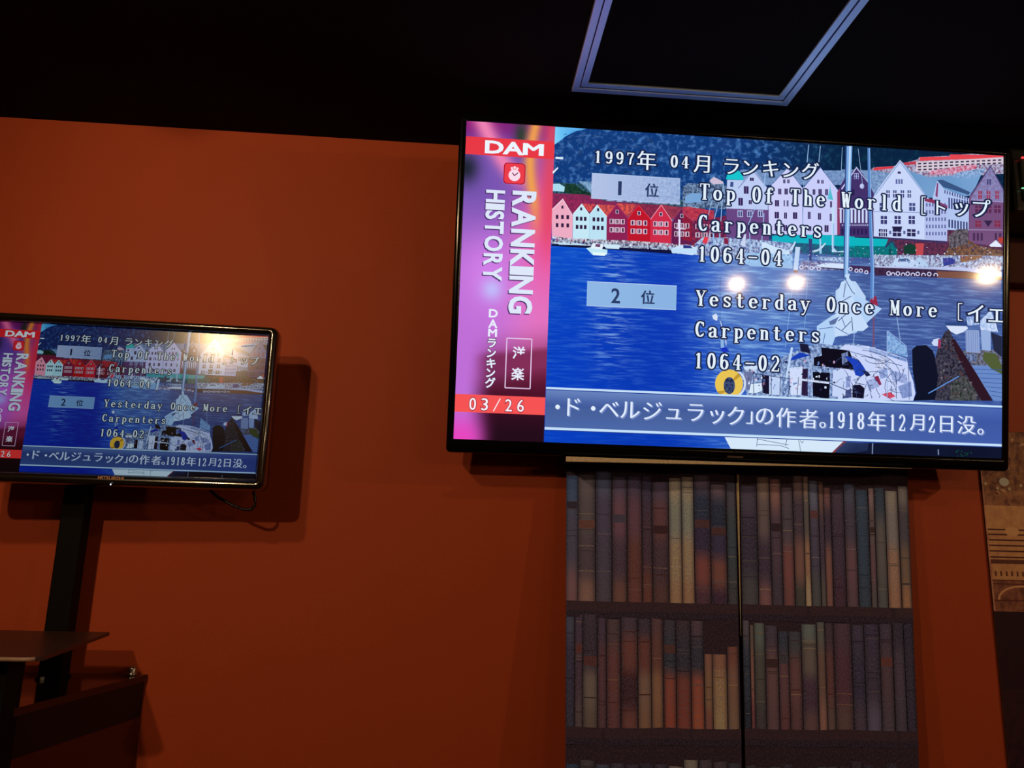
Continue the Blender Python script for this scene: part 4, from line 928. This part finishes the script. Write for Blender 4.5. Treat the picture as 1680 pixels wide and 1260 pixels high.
# ------------------------------------------------------------------ large television
SB = screen_set('large', rough=.075, emis=1.0)
SS = screen_set('small', rough=.17, emis=.43, gamma=1.32, tint=(.93, 1, .98))
def tv(label, centre, rotm, W_, H_, side, top, bottom, depth, mats, big):
    root = thing('television', label, 'television')
    drop = H_ / 2 + bottom
    base = centre + rotm @ Vector((0, 0, -drop))
    root.location = base; root.rotation_euler = rotm.to_euler()
    zc = drop
    ix0, ix1, iz0, iz1 = -W_ / 2, W_ / 2, zc - H_ / 2, zc + H_ / 2
    ox0, ox1, oz0, oz1 = ix0 - side, ix1 + side, iz0 - bottom, iz1 + top
    bm = bmesh.new(); f = .004 if big else .012                    # how far the bezel stands proud
    r = .008 if big else .014
    def lp(t, y, rr_): return loop(ix0 + (ox0 - ix0) * t, ix1 + (ox1 - ix1) * t, iz0 + (oz0 - iz0) * t, iz1 + (oz1 - iz1) * t, max(rr_, .001), y)
    if big:
        prof = [(0, .002, .001), (0, -f, .001), (.25, -f - .001, .002), (.8, -f - .001, .006), (.95, -f + .001, .008), (1, -f + .004, r), (1, depth * .5, r), (.96, depth * .55, r)]
    else:
        prof = [(0, .002, .001), (0, -.002, .001), (.12, -.006, .002), (.35, -.011, .005), (.6, -f, .009), (.82, -.009, .012), (.95, -.003, .014), (1, .006, r), (1, depth * .5, r), (.95, depth * .56, r)]
    loft(bm, [lp(*q) for q in prof])
    mk('bezel', bm, MGLOSS if big else MPIANO, root, smooth=True)
    bm = bmesh.new(); d5 = depth * .54
    loft(bm, [loop(ox0 + .003, ox1 - .003, oz0 + .003, oz1 - .003, r, d5 - .002), loop(ox0 + .01, ox1 - .01, oz0 + .01, oz1 - .01, r, d5 + .004),
              loop(ox0 + W_ * .12, ox1 - W_ * .12, oz0 + H_ * .1, oz1 - H_ * .14, r, depth), loop(ox0 + W_ * .13, ox1 - W_ * .13, oz0 + H_ * .12, oz1 - H_ * .16, r, depth + .002)], True, True)
    mk('housing', bm, MBLK, root)
    k = W_ / BW
    scr = pic.build('screen', mats, root, (0, 0, zc), k, 'lit screen showing a harbour town with white gabled houses and boats')
    txt.build('lettering', mats, scr, (0, 0, 0), 1.0, 'white lettering of the song ranking and the ticker line')
    # wall bracket
    bm = bmesh.new(); inv = rotm.transposed()
    def wl(x, y, z): return inv @ (Vector((x, y, z)) - base)
    cx, cz = centre.x, centre.z
    if big:
        bmp = bmesh.new(); box(bmp, (cx - .22, YW - .012, cz - .07), (cx + .22, YW, cz + .07), .002)
        for sx in (-.16, .16):
            box(bmp, (cx + sx - .015, centre.y + .03, cz - .06), (cx + sx + .015, YW - .008, cz + .06), .002)
        bmp.transform(Matrix.Translation(base).inverted()); bmp.transform(rotm.to_4x4().inverted())
        mk('wall_bracket', bmp, MSTEEL, root)
        mk('badge', B((-.016, -.0056, bottom * .34), (.016, -.0044, bottom * .34 + .0035), .0003), material('dull_badge', (.12, .07, .06), .4, noise=(80, .1)), root, label='small dull badge under the screen')
    return root, zc, base

tvb, zcb, baseb = tv('large wide wall television with slim black frame, upper right, tilted downwards above the book curtains', BC, BR_, BW, BH, .0135, .0125, .026, .05, SB, True)
tvs, zcs, bases = tv('small television with thick glossy black frame on the left part of the orange wall', SC, SR_, SW, SH, .020, .018, .021, .055, SS, False)
# maker's name and lamp on the small television
px_t, pz_t = None, None
def loc_small(px, py):
    d = Vector(ray(px, py)); n = SR_ @ Vector((0, 1, 0)); c = SC - Vector((0, 0, CZ))
    q = d * (c.dot(n) / d.dot(n)) - c; l = SR_.transposed() @ q; return l.x, l.z + zcs
c = bpy.data.curves.new('maker_tmp', 'FONT'); c.body = 'MITSUBISHI'; c.size = 1; c.extrude = .04; c.resolution_u = 3; c.offset = .012
o = bpy.data.objects.new('maker_tmp', c); COL.objects.link(o); bpy.context.view_layer.update()
me = bpy.data.meshes.new_from_object(o.evaluated_get(bpy.context.evaluated_depsgraph_get())); bpy.data.objects.remove(o)
xs = [v.co.x for v in me.vertices]; ys = [v.co.y for v in me.vertices]
la = loc_small(165, 787); lb = loc_small(206.5, 790)
sc = (lb[0] - la[0]) / (max(xs) - min(xs)); sz_ = .0055 / (max(ys) - min(ys))
zt = zcs - SH / 2 - .0068
for v in me.vertices:
    x, y, z = v.co; v.co = (la[0] + (x - min(xs)) * sc, -.0118 - z * .006, zt - .0028 + (y - min(ys)) * sz_)
me.materials.append(MBRONZE); me.name = 'maker_name'
o = bpy.data.objects.new('maker_name', me); COL.objects.link(o); o.parent = tvs; o['label'] = 'bronze maker name MITSUBISHI'
lx, lz = loc_small(186, 795.5)
mk('power_light', B((lx - .0008, -.0135, lz - .0014), (lx + .0008, -.0108, lz + .0014), .0003), MLED, tvs, label='tiny white power light')
# mount behind the small television
xm, zm = loc_small(135, 800)
bm = bmesh.new(); box(bm, (xm - .05, .050, .02), (xm + .05, .062, .2), .002); 
mk('mounting_plate', bm, MSTEEL, tvs)

# cable loop under the small television
cab = bmesh.new()
cp = [at(x, y, YW - .09) for x, y in ((340, 800), (356, 815), (380, 828), (400, 836), (412, 836), (419, 828), (418, 815), (414, 800))]
pp = []
for i in range(len(cp) - 1):
    for k in range(4): pp.append(cp[i].lerp(cp[i + 1], k / 4))
pp.append(cp[-1])
tag(mk('power_cable', tube(cab, pp, .0028, 8), MBLK, smooth=True), 'thin black cable looping below the small television', 'cable')

# ------------------------------------------------------------------ floor pole carrying the small television
YP = YW - .055
pt = at(124, 850, YP); xq = pt.x
ZCAB = at(236, 1109, YW).z + .004
st = thing('television_stand', 'tall black upright post that carries the small television', 'stand', (xq, YP, ZCAB))
mk('post', B((-.021, -.016, .003), (.021, .016, SC.z + .06 - ZCAB), .003), MSTEEL, st)
mk('foot_plate', B((-.023, -.018, 0), (.023, .018, .004), .001), MSTEEL, st)
q = at(68, 1115, YP - .02)
mk('sticker', B((q.x - xq - .003, -.0195, q.z - .004 - ZCAB), (q.x - xq + .003, -.0155, q.z + .004 - ZCAB), .0003), MWHITE, st, label='tiny white sticker')

# ------------------------------------------------------------------ pedestal shelf at the left border
zs = at(180, 1037, YW - .085).z
def onz(px, py, z):
    d = ray(px, py); t = (z - CZ) / d[2]; return (d[0] * t, d[1] * t)
br = onz(180, 1037, zs); fr = onz(64, 1079, zs); fl = onz(-60, 1084, zs)
ped = thing('side_table', 'small dark flat table top on a black post at the left border', 'table', (fl[0] - .1, (br[1] + fr[1]) / 2, 0))
ox, oy = ped.location.x, ped.location.y
L_ = .55
bm = bmesh.new()
crn = []
for k in range(6):                                  # rounded front right corner
    t = rad(-90 + 60 * k / 5); crn.append((fr[0] - .028 + .028 * math.cos(t) - ox + .004, fr[1] + .028 + .028 * math.sin(t) - oy))
poly = [(fl[0] - L_ - ox, fr[1] - oy)] + crn + [(br[0] - ox, br[1] - oy), (fl[0] - L_ - ox, br[1] - oy)]
prism(bm, poly, zs - .006, zs)
mk('table_top', bm, MTOP, ped)
bm = bmesh.new(); e = crn
tube(bm, [(fl[0] - L_ - ox, fr[1] - oy, zs - .003)] + [(x, y, zs - .003) for x, y in crn[:4]], .0032, 8)
mk('edge_strip', bm, MEDGE, ped, smooth=True, label='pale worn front edge')
pq = onz(10, 1100, zs - .01)
yp = fr[1] + .06; xr = at(24, 1100, yp).x
mk('post', B((xr - .05 - ox, yp - .02 - oy, .01), (xr - ox, yp + .03 - oy, zs - .006), .003), MSTEEL, ped)
mk('foot_plate', B((xr - .2 - ox, yp - .15 - oy, 0), (xr + .06 - ox, yp + .15 - oy, .012), .003), MSTEEL, ped)

# ------------------------------------------------------------------ low glossy cabinet in the corner
zt_ = at(236, 1109, YW).z + .004
bk = onz(240, 1107, zt_); fr_ = onz(-40, 1178, zt_)
cb = thing('cabinet', 'low glossy cabinet against the wall in the lower left corner, its body coloured like shaded wall', 'cabinet', (bk[0] - .4, 1.3, 0))
ox, oy = cb.location.x, cb.location.y
def cpoly(ins): 
    return [(-1.3 - ox, YW - .004 - oy), (-1.3 - ox, fr_[1] - .05 - oy + ins), (fr_[0] - .012 - oy * 0 - ox - ins, fr_[1] - .05 - oy + ins), (bk[0] - ox - ins, YW - .004 - oy)]
bm = bmesh.new(); prism(bm, cpoly(0), zt_ - .012, zt_); mk('top_board', bm, MCABD, cb)
bm = bmesh.new(); prism(bm, cpoly(.004), zt_ - .075, zt_ - .012); mk('apron', bm, MBLK, cb)
bm = bmesh.new(); prism(bm, cpoly(.003), 0, zt_ - .075); mk('body', bm, MCAB, cb)  # dark red body stands in for the shaded wall below the board
bm = bmesh.new()
k1 = onz(226, 1104, zt_)
for (dz, r_) in ((0, .0075), (.006, .0085), (.012, .007)):
    pass
tube(bm, [(k1[0] - ox, k1[1] - .026 - oy, zt_ - .001), (k1[0] - ox, k1[1] - .026 - oy, zt_ + .004), (k1[0] - ox, k1[1] - .026 - oy, zt_ + .006), (k1[0] - ox, k1[1] - .026 - oy, zt_ + .012), (k1[0] - ox, k1[1] - .026 - oy, zt_ + .017)], [.009, .009, .006, .009, .004], 14)
mk('knob', bm, MCHROME, cb, smooth=True, label='small chrome knob')

# ------------------------------------------------------------------ printed book curtains
random.seed(11)
KA = 3.6
def alb(c): return tuple(min(.8, v * KA * q) for v, q in zip(lin(c), (.95, 1.32, 2.7)))
MPRINT = attr_material('book_print', mode='print', noise_scale=(380, 1, 240), thr=(.42, .62), detail=8, rough=.7)
YC = YW - .034
ztop = at(1210, 762, YC).z + .035
zbot = .62
xl = at(928, 900, YC).x; xm1 = at(1213, 900, YC).x; xm2 = at(1219, 900, YC).x; xr_ = at(1498, 850, YC).x
def fold(x, z):
    return -.06 * max(0, 1.60 - z) + .0035 * math.sin(x * 34) + .002 * math.sin(x * 71 + z * 3)
zr1 = at(1210, 992, YC - .025).z; zr2 = at(1210, 1197, YC - .035).z; zt1 = at(1210, 778, YC).z; zt2 = at(1210, 1014, YC - .03).z; zt3 = at(1210, 1250, YC - .045).z
def curtain(label, x0, x1, rows, skew):
    root = thing('curtain', label, 'curtain', ((x0 + x1) / 2, YC, zbot), group=None)
    v = []; f = []; c = []; c2 = []
    cx = (x0 + x1) / 2
    def add(xa, xb, za, zb, nx, nz, fn, lift):
        b0 = len(v)
        for j in range(nz + 1):
            for i in range(nx + 1):
                x = xa + (xb - xa) * i / nx; z = za + (zb - za) * j / nz
                sk = (skew[0] + (skew[1] - skew[0]) * (x - x0) / (x1 - x0)) * (ztop - z)
                v.append((x - cx + sk, fold(x, z) - lift, z - zbot))
                a, b = fn(i / nx, j / nz); c.append((*alb(a), 1)); c2.append((*alb(b), 1))
        for j in range(nz):
            for i in range(nx):
                a = b0 + j * (nx + 1) + i; f.append((a, a + nx + 1, a + nx + 2, a + 1))
    add(x0, x1, ztop, zbot, 24, 30, lambda u, t: ((30, 18, 20), (48, 32, 34)), 0)
    for (zb, zt, books) in rows:
        for (a, b, cols, top) in books:
            h = zt - zb; ztt = zb + h * top
            bands = [random.random() for _ in range(random.choice([2, 3, 4, 5]))]
            def fn(u, t, cols=cols):
                q = t * (len(cols) - 1); i = min(int(q), len(cols) - 2); cc = mix(cols[i], cols[i + 1], sm(.25, .75, q - i))
                edge = 1 - .42 * abs(2 * u - 1) ** 3
                cc = tuple(k * edge for k in cc)
                return cc, mix(tuple(k * .62 for k in cc), (150, 142, 150), .26)
            xa, xb = x0 + (x1 - x0) * a, x0 + (x1 - x0) * b
            add(xa, xb - .0012, ztt, zb, 4, 16, fn, .0010)
            base_c = cols[1]
            for t in bands:                                       # raised bands and gilt lines
                zz = zb + (ztt - zb) * (.06 + .88 * t); g = mix(base_c, (206, 170, 110) if random.random() < .45 else (24, 16, 18), .30)
                add(xa + .0015, xb - .003, zz, zz - random.choice([.0008, .0012, .0018]), 2, 1, lambda u, t, g=g: (g, tuple(k * .7 for k in g)), .0016)
            if random.random() < .3:                              # a label field
                zz = zb + (ztt - zb) * random.uniform(.62, .8); g = mix(base_c, random.choice([(30, 18, 20), (96, 48, 34), (40, 52, 56)]), .6)
                add(xa + .001, xb - .002, zz, zz - .016, 2, 1, lambda u, t, g=g: (g, tuple(k * .8 for k in g)), .0013)
        # shelf board under the row
        add(x0, x1, zb, zb - .018, 12, 2, lambda u, t: ((50, 32, 30), (36, 24, 26)), .0009)
        add(x0, x1, zb - .018, zb - .03, 12, 2, lambda u, t: ((26, 16, 20), (48, 36, 40)), .0009)
    me = bpy.data.meshes.new('fabric'); me.from_pydata(v, [], f)
    for an, arr in (('col', c), ('col2', c2)):
        a_ = me.attributes.new(an, 'FLOAT_COLOR', 'POINT'); a_.data.foreach_set('color', np.array(arr, 'f').ravel())
    me.materials.append(MPRINT)
    o = bpy.data.objects.new('fabric', me); COL.objects.link(o); o.parent = root; o['label'] = 'fabric printed with rows of old leather book spines'
    return root
def norm(lst, lo, hi, tops=None):
    return [((a - lo) / (hi - lo), (b - lo) / (hi - lo), cols, (tops[i] if tops else random.uniform(.9, 1.0))) for i, (a, b, cols) in enumerate(lst)]
L1 = norm([(140, 232, [(46, 62, 78), (60, 54, 60), (104, 66, 56)]), (232, 360, [(84, 70, 60), (72, 60, 52), (66, 48, 46), (116, 78, 56)]), (365, 485, [(70, 74, 84), (62, 50, 60), (60, 50, 54), (66, 52, 52)]),
           (490, 600, [(70, 56, 64), (92, 54, 56), (60, 40, 44), (96, 56, 38)]), (605, 718, [(60, 46, 56), (84, 48, 50), (86, 42, 28), (92, 44, 30)]), (720, 802, [(50, 38, 48), (58, 34, 38), (90, 44, 28)]),
           (805, 928, [(68, 52, 60), (84, 46, 40), (60, 36, 36), (74, 42, 30)]), (932, 1026, [(156, 134, 100), (116, 112, 92), (150, 112, 72), (150, 102, 62)]), (1028, 1122, [(160, 138, 104), (118, 114, 92), (150, 112, 72), (146, 98, 60)]),
           (1125, 1246, [(84, 62, 62), (30, 36, 48), (42, 30, 46), (110, 52, 38), (66, 34, 36)]), (1250, 1372, [(84, 62, 60), (28, 34, 44), (44, 34, 50), (106, 56, 38), (48, 24, 34)]), (1378, 1462, [(62, 56, 54), (46, 54, 52), (52, 48, 44)])], 140, 1462)
L2 = norm([(128, 196, [(56, 54, 60), (44, 34, 44), (40, 34, 40)]), (199, 256, [(58, 40, 48), (60, 38, 42), (72, 54, 44)]), (258, 361, [(50, 34, 38), (46, 32, 36), (98, 78, 58), (84, 66, 46)]), (364, 427, [(58, 40, 46), (76, 40, 38), (72, 40, 36)]),
           (430, 532, [(66, 46, 40), (88, 44, 34), (84, 42, 34)]), (540, 662, [(60, 42, 44), (94, 46, 32), (50, 20, 20), (96, 48, 34)]), (665, 768, [(50, 36, 40), (92, 44, 30), (110, 78, 52), (112, 74, 44)]), (770, 860, [(76, 46, 40), (88, 48, 32), (122, 80, 46), (116, 74, 42)]),
           (868, 955, [(48, 40, 42), (40, 40, 42), (122, 54, 32), (126, 52, 28)]), (958, 1062, [(50, 34, 34), (38, 34, 38), (104, 46, 28), (110, 46, 26)]), (1066, 1162, [(70, 46, 46), (40, 36, 40), (130, 60, 34), (140, 64, 32)]), (1166, 1228, [(120, 74, 48), (116, 80, 46), (110, 60, 40)]),
           (1228, 1334, [(124, 78, 50), (146, 104, 62), (160, 112, 66)]), (1338, 1430, [(104, 54, 36), (112, 74, 48), (112, 80, 50)])], 128, 1440,
          [1, 1, 1, .97, .96, .98, .97, .98, .96, .96, .96, .66, .66, .73])
R1 = norm([(105, 226, [(64, 50, 56), (44, 34, 42), (62, 56, 48)]), (228, 322, [(120, 92, 66), (90, 70, 60), (52, 36, 44), (108, 66, 56)]), (325, 407, [(124, 80, 60), (66, 46, 50), (56, 42, 44)]), (410, 492, [(76, 58, 54), (70, 56, 56), (110, 58, 46), (100, 54, 42)]),
           (495, 570, [(96, 66, 50), (60, 44, 46), (110, 70, 50), (56, 50, 36)]), (570, 616, [(120, 90, 62), (80, 70, 56), (140, 96, 62), (208, 152, 86)]), (618, 697, [(86, 84, 92), (62, 54, 62), (66, 62, 52)]), (700, 742, [(100, 66, 46), (58, 42, 50), (76, 66, 52)]), (742, 796, [(110, 66, 52), (52, 36, 44), (114, 68, 50), (110, 68, 50)]),
           (800, 890, [(62, 44, 50), (56, 38, 46), (58, 30, 36)]), (893, 980, [(62, 62, 68), (60, 50, 56), (92, 58, 54), (80, 52, 50)]), (983, 1076, [(42, 56, 64), (38, 52, 60), (40, 50, 54)]), (1079, 1120, [(120, 90, 76), (84, 66, 56), (90, 60, 56), (74, 62, 50)]),
           (1122, 1196, [(40, 50, 54), (84, 74, 60), (74, 68, 56)]), (1198, 1304, [(122, 108, 84), (112, 100, 82), (140, 98, 66), (146, 94, 60)]), (1310, 1396, [(104, 90, 70), (60, 52, 50), (100, 74, 48), (138, 90, 50)])], 100, 1400)
R2 = norm([(98, 150, [(72, 60, 58), (34, 40, 44), (22, 26, 30)]), (152, 180, [(86, 70, 50), (116, 72, 52), (96, 44, 36)]), (181, 256, [(80, 84, 66), (66, 60, 44), (56, 46, 38)]), (258, 346, [(60, 46, 50), (90, 58, 48), (84, 54, 48)]), (350, 426, [(40, 42, 46), (84, 50, 44), (84, 44, 38)]),
           (428, 516, [(52, 52, 48), (90, 52, 42), (80, 46, 40)]), (520, 632, [(86, 90, 74), (90, 74, 56), (60, 36, 42), (84, 54, 44)]), (636, 704, [(80, 76, 60), (96, 66, 46), (124, 80, 56)]), (706, 772, [(56, 36, 38), (84, 44, 34), (84, 58, 42)]), (776, 900, [(66, 40, 44), (70, 34, 36), (80, 52, 40)]),
           (902, 992, [(52, 40, 48), (42, 34, 44), (60, 44, 48)]), (995, 1105, [(48, 36, 46), (50, 38, 44), (76, 64, 70)]), (1108, 1196, [(56, 42, 48), (70, 46, 44), (66, 48, 48)]), (1200, 1290, [(40, 30, 36), (62, 46, 50), (58, 44, 48)]), (1292, 1372, [(34, 26, 34), (40, 30, 36), (38, 28, 36)])], 95, 1380,
          [1, .93, .95, .93, .88, .88, .95, .97, .96, .96, .95, .96, .97, .98, .97])
def dim(rows): return [(a, b, [tuple(v * .62 for v in c) for c in cols], t) for a, b, cols, t in rows]
zb3 = at(1210, 1400, YC).z
curtain('left book-print curtain panel hanging under the large television', xl, xm1, [(zr1, zt1, L1), (zr2, zt2, L2), (zb3, zt3, dim(R1[::-1]) and norm([(i * 90, i * 90 + 86, [tuple(v * .7 for v in c) for c in L1[i % 12][2]]) for i in range(12)], 0, 1080))], (0, -.035))
curtain('right book-print curtain panel hanging under the large television', xm2, xr_, [(zr1, zt1, R1), (zr2, zt2, R2), (zb3, zt3, norm([(i * 90, i * 90 + 86, [tuple(v * .62 for v in c) for c in R2[i % 15][2]]) for i in range(15)], 0, 1350))], (-.035, -.075))
# pale piping where the two panels meet
bm = bmesh.new(); xs_ = (xm1 + xm2) / 2
tube(bm, [(xs_ - .001 - .035 * (ztop - z), YC - .004 + fold(xs_, z), z) for z in (1.585, 1.55, 1.5, 1.45, 1.4, 1.33, 1.27)], [.003, .003, .0022, .0017, .0012, .0008, .0005], 6)
tag(mk('piping_cord', bm, MBEIGE, smooth=True), 'thin pale beige cord hanging in the gap between the two book curtains', 'cord')
cr = thing('pelmet', 'narrow pelmet with a beige front edge above both book curtains, just under the large television', 'pelmet', (xl, YC, ztop))
mk('rail', B((0, -.006, 0), (xr_ - xl + .01, YW - YC, .02), .002), MSTEEL, cr)
YB = 1.425; zb0 = at(930, 757, YB).z - ztop; zb1 = at(1497, 768.6, YB).z - ztop; zbt = 1.6005 - ztop
xp0 = at(929, 752, YB).x - xl; xp1 = at(1497, 767, YB).x - xl
bm = bmesh.new()
def taper(y0, y1, za, zb_, zt_a):
    vs = [bm.verts.new(p) for p in ((xp0, y0, za), (xp1, y0, zb_), (xp1, y0, zt_a), (xp0, y0, zt_a), (xp0, y1, za), (xp1, y1, zb_), (xp1, y1, zt_a), (xp0, y1, zt_a))]
    for f in ((0, 1, 2, 3), (5, 4, 7, 6), (1, 5, 6, 2), (4, 0, 3, 7), (3, 2, 6, 7), (4, 5, 1, 0)): bm.faces.new([vs[i] for i in f])
taper(YB - YC, YB + .006 - YC, zb0, zb1, zbt)
mk('front_board', bm, MBEIGE, cr, label='pale beige front edge')
bm = bmesh.new(); taper(YB + .006 - YC, YW - YC, zb0 + .0015, zb1 + .0005, zbt - .0005)
mk('shelf_board', bm, MSTEEL, cr)

# ------------------------------------------------------------------ printed wall picture at the right border
MMUR = attr_material('mural_print', mode='print', noise_scale=(60, 1, 45), thr=(.40, .62), detail=6, rough=.6)
KA = 3.4
mx0 = at(1612, 830, YW).x; mz1 = at(1668, 710, YW).z; mz0 = .55; mx1 = mx0 + 1.1
class Mur(Pic): pass
mv = []; mf = []; mc = []; mc2 = []
def mpoly(pts, col, layer, col2=None):
    b0 = len(mv)
    for x, z in pts:
        mv.append((x, -.0036 - layer * 1e-4, z)); mc.append((*alb(col), 1)); mc2.append((*alb(col2 or col), 1))
    mf.append(tuple(range(b0, b0 + len(pts))))
def mz(py): return at(1650, py, YW).z
def mx(px, py=850): return at(px, py, YW).x
mpoly([(mx0, mz0), (mx1, mz0), (mx1, mz1), (mx0, mz1)], (112, 66, 32), 0, (66, 30, 18))
mpoly([(mx0, mz(1004)), (mx1, mz(1004)), (mx1, mz(830)), (mx0, mz(830))], (132, 84, 40), 1, (120, 72, 36))
random.seed(3)
for k in range(240):                                # leafy ceiling ornament
    x = random.uniform(mx0 + .01, mx1 - .05); z = random.uniform(mz(826), mz1 - .006); r_ = random.uniform(.003, .011); t = random.uniform(0, 3)
    mpoly([(x, z), (x + r_ * math.cos(t), z + r_ * math.sin(t)), (x + 1.8 * r_ * math.cos(t + .3), z + 1.4 * r_ * math.sin(t + .3)), (x + r_ * math.cos(t + .8), z + r_ * math.sin(t + .8))],
          random.choice([(140, 92, 50), (84, 42, 22), (60, 24, 16), (150, 104, 60)]), 2 + k % 3)
def disc(x, z, rx, rz, col, layer, col2=None): mpoly([(x + rx * math.cos(t * math.pi / 9), z + rz * math.sin(t * math.pi / 9)) for t in range(18)], col, layer, col2)
for i in range(6): disc(mx(1651) + i * .19, mz(791), .011, .009, (176, 134, 84), 6)
for i in range(40): disc(mx(1620) + i * .0265, mz(795 + 8 * math.sin(i)), .0035, .0035, (150, 106, 62), 6)
for i, py in enumerate((868, 876, 885, 894, 903, 913)):
    mpoly([(mx0, mz(py + 2.4)), (mx1, mz(py + 2.4)), (mx1, mz(py)), (mx0, mz(py))], (50, 18, 12), 3)
for i in range(6): disc(mx(1656) + i * .19, mz(872), .016, .010, (138, 88, 44), 4)
mpoly([(mx0, mz(925)), (mx1, mz(925)), (mx1, mz(918)), (mx0, mz(918))], (60, 26, 14), 3)
for i in range(90): mpoly([(mx0 + .01 + i * .012, mz(945)), (mx0 + .014 + i * .012, mz(945)), (mx0 + .014 + i * .012, mz(937)), (mx0 + .01 + i * .012, mz(937))], (64, 28, 14), 3)
for py in (951, 957, 984): mpoly([(mx0, mz(py + 2)), (mx1, mz(py + 2)), (mx1, mz(py)), (mx0, mz(py))], (60, 22, 12), 3)
mpoly([(mx0, mz(1004)), (mx1, mz(1004)), (mx1, mz(952)), (mx0, mz(952))], (96, 50, 26), 2, (64, 28, 16))
for i in range(6):
    cx = mx(1662) + i * .19
    for k in range(10):
        t0, t1 = math.pi * k / 10, math.pi * (k + 1) / 10
        mpoly([(cx + .055 * math.cos(t0), mz(984) + .03 * math.sin(t0)), (cx + .055 * math.cos(t1), mz(984) + .03 * math.sin(t1)), (cx + .05 * math.cos(t1), mz(984) + .026 * math.sin(t1)), (cx + .05 * math.cos(t0), mz(984) + .026 * math.sin(t0))], (134, 84, 44), 4)
mpoly([(mx0, mz0), (mx1, mz0), (mx1, mz(1003)), (mx0, mz(1003))], (26, 6, 7), 7, (20, 5, 8))
mpoly([(mx0, mz(1256)), (mx0 + .2, mz(1256)), (mx0 + .2, mz(1130)), (mx0, mz(1130))], (34, 10, 10), 8, (20, 6, 8))
mpoly([(mx0, mz(1002)), (mx0 + .003, mz(1002)), (mx0 + .003, mz1), (mx0, mz1)], (150, 84, 50), 8, (100, 44, 26))
me = bpy.data.meshes.new('wall_poster'); me.from_pydata(mv, [], mf)
for an, arr in (('col', mc), ('col2', mc2)):
    a_ = me.attributes.new(an, 'FLOAT_COLOR', 'POINT'); a_.data.foreach_set('color', np.array(arr, 'f').ravel())
me.materials.append(MMUR)
mu = thing('wall_poster', 'brown printed wall picture of an ornate palace hall at the right border', 'poster', (0, YW, 0))
o = bpy.data.objects.new('print', me); COL.objects.link(o); o.parent = mu
mk('backing', B((mx0 - .0005, -.003, mz0), (mx1, 0, mz1 + .001), 0), MSOFFIT, mu)

# ------------------------------------------------------------------ ceiling speaker at the right border
zsp = at(1668, 345, 1.37).z; xs0 = 1.126
sp = thing('speaker', 'black box speaker with red and green lights hung at the right border', 'speaker', (xs0, 1.37, zsp))
mk('cabinet', B((0, 0, 0), (.34, .12, ZC - zsp - .02), .008), MBLK, sp)
mk('grille', B((.02, -.006, .02), (.32, .002, ZC - zsp - .05), .004), MCONE, sp)
mk('ceiling_bracket', B((.12, .03, ZC - zsp - .03), (.22, .10, ZC - zsp), .002), MSTEEL, sp)
def led(px, py, w_, h_, m, lab):
    p = at(px, py, 1.364); mk('indicator', B((p.x - xs0 - w_ / 2, -.009, p.z - zsp - h_ / 2), (p.x - xs0 + w_ / 2, -.005, p.z - zsp + h_ / 2), .0004), m, sp, label=lab)
led(1678, 259, .007, .003, MRED, 'red indicator light'); led(1678, 309, .006, .0016, MGRN, 'green indicator light')


# ------------------------------------------------------------------ lamps (all outside the frame)
for i, (x, y, e, r_) in enumerate(DOWNLIGHTS):
    t = thing('downlight', ('recessed warm ceiling downlight nearer the camera', 'recessed warm ceiling downlight nearer the screens', 'warm ceiling downlight at the right, added to brighten the wall there')[i], 'lamp', (x, y, ZC))
    bm = bmesh.new(); loft(bm, [[(rr_ * math.cos(k * math.pi / 12), rr_ * math.sin(k * math.pi / 12), z) for k in range(24)] for rr_, z in ((.05, .0), (.05, -.004), (.04, -.006), (.034, .0))])
    mk('trim_ring', bm, MWHITE, t, smooth=True)
    bm = bmesh.new(); bmesh.ops.create_uvsphere(bm, u_segments=20, v_segments=12, radius=.03); bm.transform(Matrix.Translation((0, 0, -.022)) @ Matrix.Diagonal((1, 1, .7, 1))); mk('bulb', bm, MBULB2, t, smooth=True)
    l = spot_light('downlight_beam', (x, y, ZC - .06), e, r_, 150, .5, (x + (1.8 if x < 0 else -.8), YW, ZC - .75)); 
for i, (x, y, z, e) in enumerate(WALL_LAMPS):
    t = thing('wall_lamp', ('first', 'second', 'third')[i] + ' warm globe lamp from the left on the wall behind the camera', 'lamp', (x, y, CZ + z), group=None)
    bm = bmesh.new(); bmesh.ops.create_uvsphere(bm, u_segments=20, v_segments=12, radius=.026); mk('globe', bm, MBULB, t, smooth=True)
    bm = bmesh.new(); tube(bm, [(0, .03, 0), (0, Y0 - y + .02, 0)], .01, 8) if False else tube(bm, [(0, -.034, 0), (0, Y0 - y, 0)], .012, 10); mk('arm', bm, MSTEEL, t)
    spot_light('wall_lamp_beam', (x, y + .05, CZ + z), e, .03, 120, .7, (.8, YW, CZ - .1))
